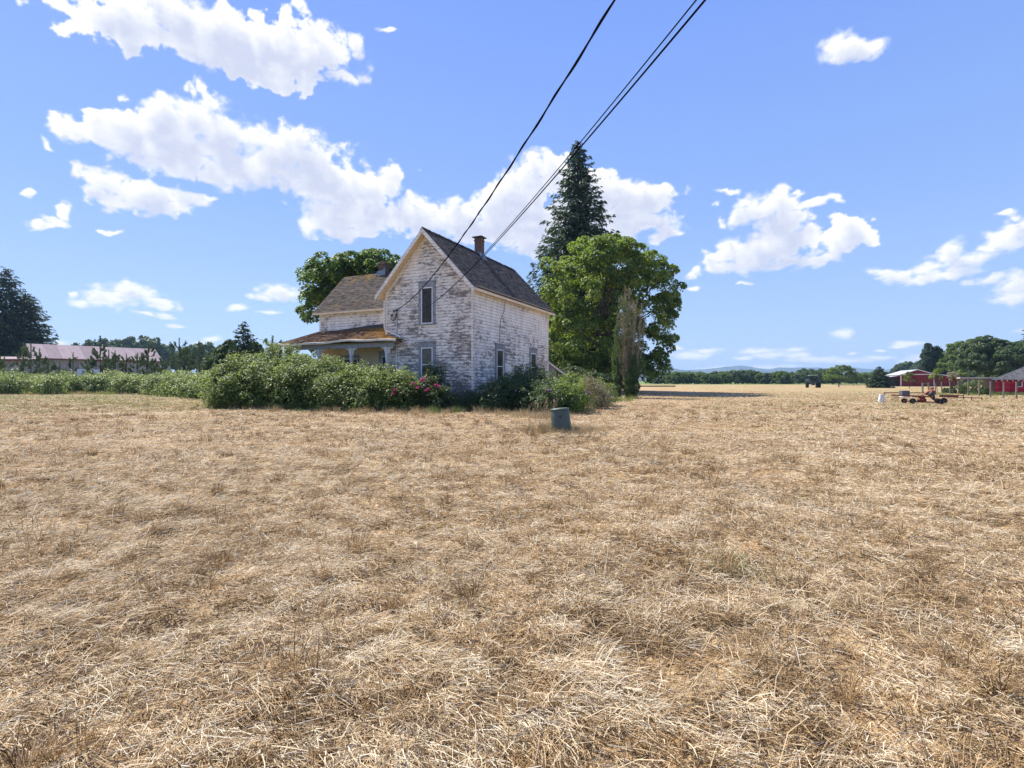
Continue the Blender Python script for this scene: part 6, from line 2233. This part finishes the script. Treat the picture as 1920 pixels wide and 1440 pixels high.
for x in (4.3,):
    mb = MB()
    mb.b2((x, -0.06, 2.8), (x + 1.1, -0.01, 3.9))
    w = mb.build('window', M['sash'], lb)
    mb = MB()
    mb.b2((x + 0.12, -0.075, 2.92), (x + 0.98, -0.062, 3.78))
    mb.build('pane', M['dark_in'], w)
mb = MB()
mb.b2((-0.09, 3.6, GE - 0.6), (-0.01, 5.2, GE - 0.35))
mb.build('gable_vent', M['dark_metal'], lb)
an = empty('lean_to', (gx(-8, 97), 97, 0), R(8), 'low annex with a pale roof edge and dark red fascia left of the metal barn', 'lean-to')
mb = MB()
mb.b2((-8, 0, 0), (6.2, 4, gz(676, 97)))
mb.build('wall', M['barn_wall'], an)
mb = MB()
mb.prism([(-8.3, -0.5, gz(674, 97)), (6.5, -0.5, gz(674, 97)), (6.5, 4.2, gz(668, 97)), (-8.3, 4.2, gz(668, 97))], (0, 0, 0.12))
mb.build('roof', M['pink_metal'], an)
mb = MB()
mb.b2((-8.3, -0.56, gz(677.5, 97)), (6.5, -0.51, gz(674.2, 97)))
mb.build('fascia', M['rust_red'], an)

conifer('fir_tree', 'tallest dark fir at the left edge of the view behind the metal barn', (gx(12, 122), 122, 0), gz(505, 122), 8.6, 0.8, 44, 10, size=1.5, power=0.55, sag=0.28, seed=201, sprays=40, hang=0.3)
conifer('fir_tree', 'broad dark fir right of the tallest one behind the metal barn', (gx(52, 124), 124, 0), gz(552, 124), 8.0, 0.8, 38, 10, size=1.5, power=0.50, sag=0.25, seed=202, sprays=38, hang=0.3)
conifer('fir_tree', 'dark fir cut by the left edge of the view', (gx(-34, 120), 120, 0), gz(545, 120), 8.0, 0.8, 36, 9, size=1.5, power=0.55, sag=0.25, seed=203, sprays=34)

# hazy far trees beyond the barn: each its own crown
fp = [broadleaf('tree', 'rounded blue green tree of the hazy far row beyond the left barn', 'tree', (0, 0, 0), [(0, 0, 12, 6, 6, 9), (3, 0, 16, 4, 4, 6), (-4, 0, 10, 4.5, 4.5, 6)], 120, 55, 1.7, 1.1, M['maple_dark'], 0.5, 5, seed=211, limbs=8, group='hazy far trees beyond the left barn', flat=0.8),
      broadleaf('tree', 'rounded blue green tree of the hazy far row beyond the left barn', 'tree', (0, 0, 0), [(0, 0, 13, 5, 5, 8.6), (-3, 0, 15, 4, 4, 6.4)], 110, 55, 1.7, 1.1, M['maple_dark'], 0.5, 5, seed=212, limbs=8, group='hazy far trees beyond the left barn', flat=0.8)]
rl = np.random.default_rng(213)
for k, (px, top) in enumerate(((152, 648), (168, 641), (196, 640), (216, 640), (232, 636), (250, 642), (272, 634), (290, 637), (300, 648), (318, 650), (345, 654), (372, 646), (385, 645), (335, 662), (405, 655), (130, 655))):
    Y = 330 + rl.uniform(-25, 25)
    o = fp[k] if k < 2 else copy_tree(fp[k % 2])
    o.location = (gx(px, Y), Y, 0)
    z = gz(top, Y) / 21.8
    o.scale = (z * 0.9, z * 0.9, z)
    o.rotation_euler = (0, 0, rl.uniform(0, 6.28))
for (px, top, r, lab) in ((166, 638, 4.5, 'broad far fir above the metal barn roof'), (178, 637, 2.2, 'slim far fir just right of the broad one above the metal barn roof'), (188, 630, 3.0, 'tallest slim far fir above the metal barn roof')):
    conifer('fir_tree', lab, (gx(px, 300), 300, 0), gz(top, 300), r, 1, 22, 8, size=2.0, seed=px, sprays=14)

# darker trees left of the bramble
conifer('fir_tree', 'dark fir rising right behind the bramble thicket', (gx(457, 62), 62, 0), gz(605, 62), 2.6, 0.6, 26, 9, size=0.62, power=0.6, sag=-0.15, seed=221, sprays=30, hang=0.15)
for (px, top, Y, w, lab) in ((432, 636, 66, 1.9, 'dark bushy tree immediately left of the dark fir'), (415, 650, 68, 1.8, 'dark rounded tree between the pines and the dark fir'), (400, 664, 70, 1.6, 'low dark tree at the right end of the pine row'), (478, 640, 66, 1.6, 'dark bushy tree immediately right of the dark fir')):
    H = gz(top, Y)
    broadleaf('dark_tree', lab, 'tree', (gx(px, Y), Y, 0), [(0, 0, H * 0.42, w, w, H * 0.45), (0, 0, H * 0.72, w * 0.6, w * 0.6, H * 0.27)], 120, 80, 0.42, 0.22, M['pine'], 0.1, 1.0, seed=int(px) + 3, limbs=6, zmin=0.2, flat=0.9)

pines = [(-14, 665, 0.36, 24), (8, 668, 0.40, 20), (44, 643, 0.16, 20), (58, 645, 0.20, 22), (74, 654, 0.30, 14), (90, 672, 0.30, 14), (112, 678, 0.3, 12), (137, 661, 0.05, 10), (165, 672, 0.25, 12), (188, 643, 0.26, 34), (204, 655, 0.18, 16), (216, 658, 0.2, 24), (237, 664, 0.13, 18),
         (258, 662, 0.28, 20), (278, 643, 0.18, 26), (292, 672, 0.30, 18), (305, 668, 0.16, 16), (336, 634, 0.30, 34), (322, 664, 0.3, 18), (356, 655, 0.26, 26), (373, 640, 0.16, 20), (388, 655, 0.2, 22)]
desc = ['young pine cut by the left edge of the view', 'low spreading young pine at the left edge before the annex', 'slim young pine before the left gable end of the metal barn', 'tall young pine just right of the slim one before the metal barn',
        'sparse crooked young pine with few shoots before the tan wall', 'short young pine below the barn window', 'stubby young pine just left of the garage door', 'single narrow bottlebrush pine before the white garage door',
        'short young pine right of the garage door', 'dense tall young pine right of the garage door', 'young pine with upright candles right of the dense tall one', 'bushy young pine with twin tops before the barn roof end', 'dark narrow young pine before the right end of the barn',
        'open young pine with upswept shoots at the barn roof end', 'tall straight young pine rising past the barn roof end', 'low young pine right of the barn roof end', 'narrow dark young pine between the barn and the tallest pine', 'tallest young pine with a long candelabra leader',
        'low young pine at the foot of the candelabra pine', 'bushy young pine right of the candelabra pine', 'thin tall young pine before the hazy far trees', 'young pine at the right end of the pine row']
for k, (px, top, spread, nb) in enumerate(pines):
    Y = 78 + (k * 37 % 11) - 4
    young_pine('pine_tree', desc[k], (gx(px, Y), Y, 0), gz(top, Y), 300 + k, spread, nb + 2, fat=1.05)
young_pine('pine_tree', 'young pine top showing above the brambles beside the porch roof', (gx(511, 52), 52, 0), gz(630, 52), 340, 0.22, 26, fat=1.2)

# the low bramble hedge along the left side of the field
ells = []
rb = np.random.default_rng(231)
for i in range(34):
    px = -40 + i * 14.2
    Y = 62 - max(0, px - 250) * 0.13 + rb.uniform(-3, 4)
    top = 708 + rb.normal(0, 2.5) + (2 if px < 60 else 0)
    ells.append(el(px, top, Y, 24, 1.9))
    if i % 2:
        ells.append(el(px + 8, 713 + rb.normal(0, 2), Y - 3.0, 20, 1.4))
mound_plant('bramble_hedge', 'long low bramble hedge running along the left edge of the field before the pines', 'bramble', ells, 110000, 0.19, M['bramble'], 232, canes=420, cane_l=0.4, tone=0.02)
sp = []
for i in range(420):
    px = rb.uniform(-40, 430)
    Y = (1440 / (rb.uniform(729, 740) - 714)) * (1 - max(0, px - 250) * 0.0012)
    sp.append((gx(px, Y), Y, 45, rb.uniform(0.15, 0.5), 0.7))
grass_bed('dry_grass', 'dry and green grass fringe in front of the low bramble hedge', sp[:230], 'dry_grass', 233, 0.025, 0.45)
grass_bed('green_grass', 'green grass at the foot of the low bramble hedge', sp[230:], 'green_grass', 234, 0.025, 0.5)
#@@end_LEFT
#@@HAZE
# ------------------------------------------------------------------ air
mb = MB()
mb.b2((-6800, -120, -5.5), (6800, 6300, 190))
hz, N, out = new_mat('haze_air')
v = N.n('ShaderNodeVolumePrincipled', {'Color': (0.50, 0.72, 1.0, 1), 'Density': 0.00016, 'Anisotropy': 0.1})
N.t.links.new(v.outputs[0], out.inputs['Volume'])
o = mb.build('haze', hz)
tag(o, kind='stuff')
#@@end_HAZE
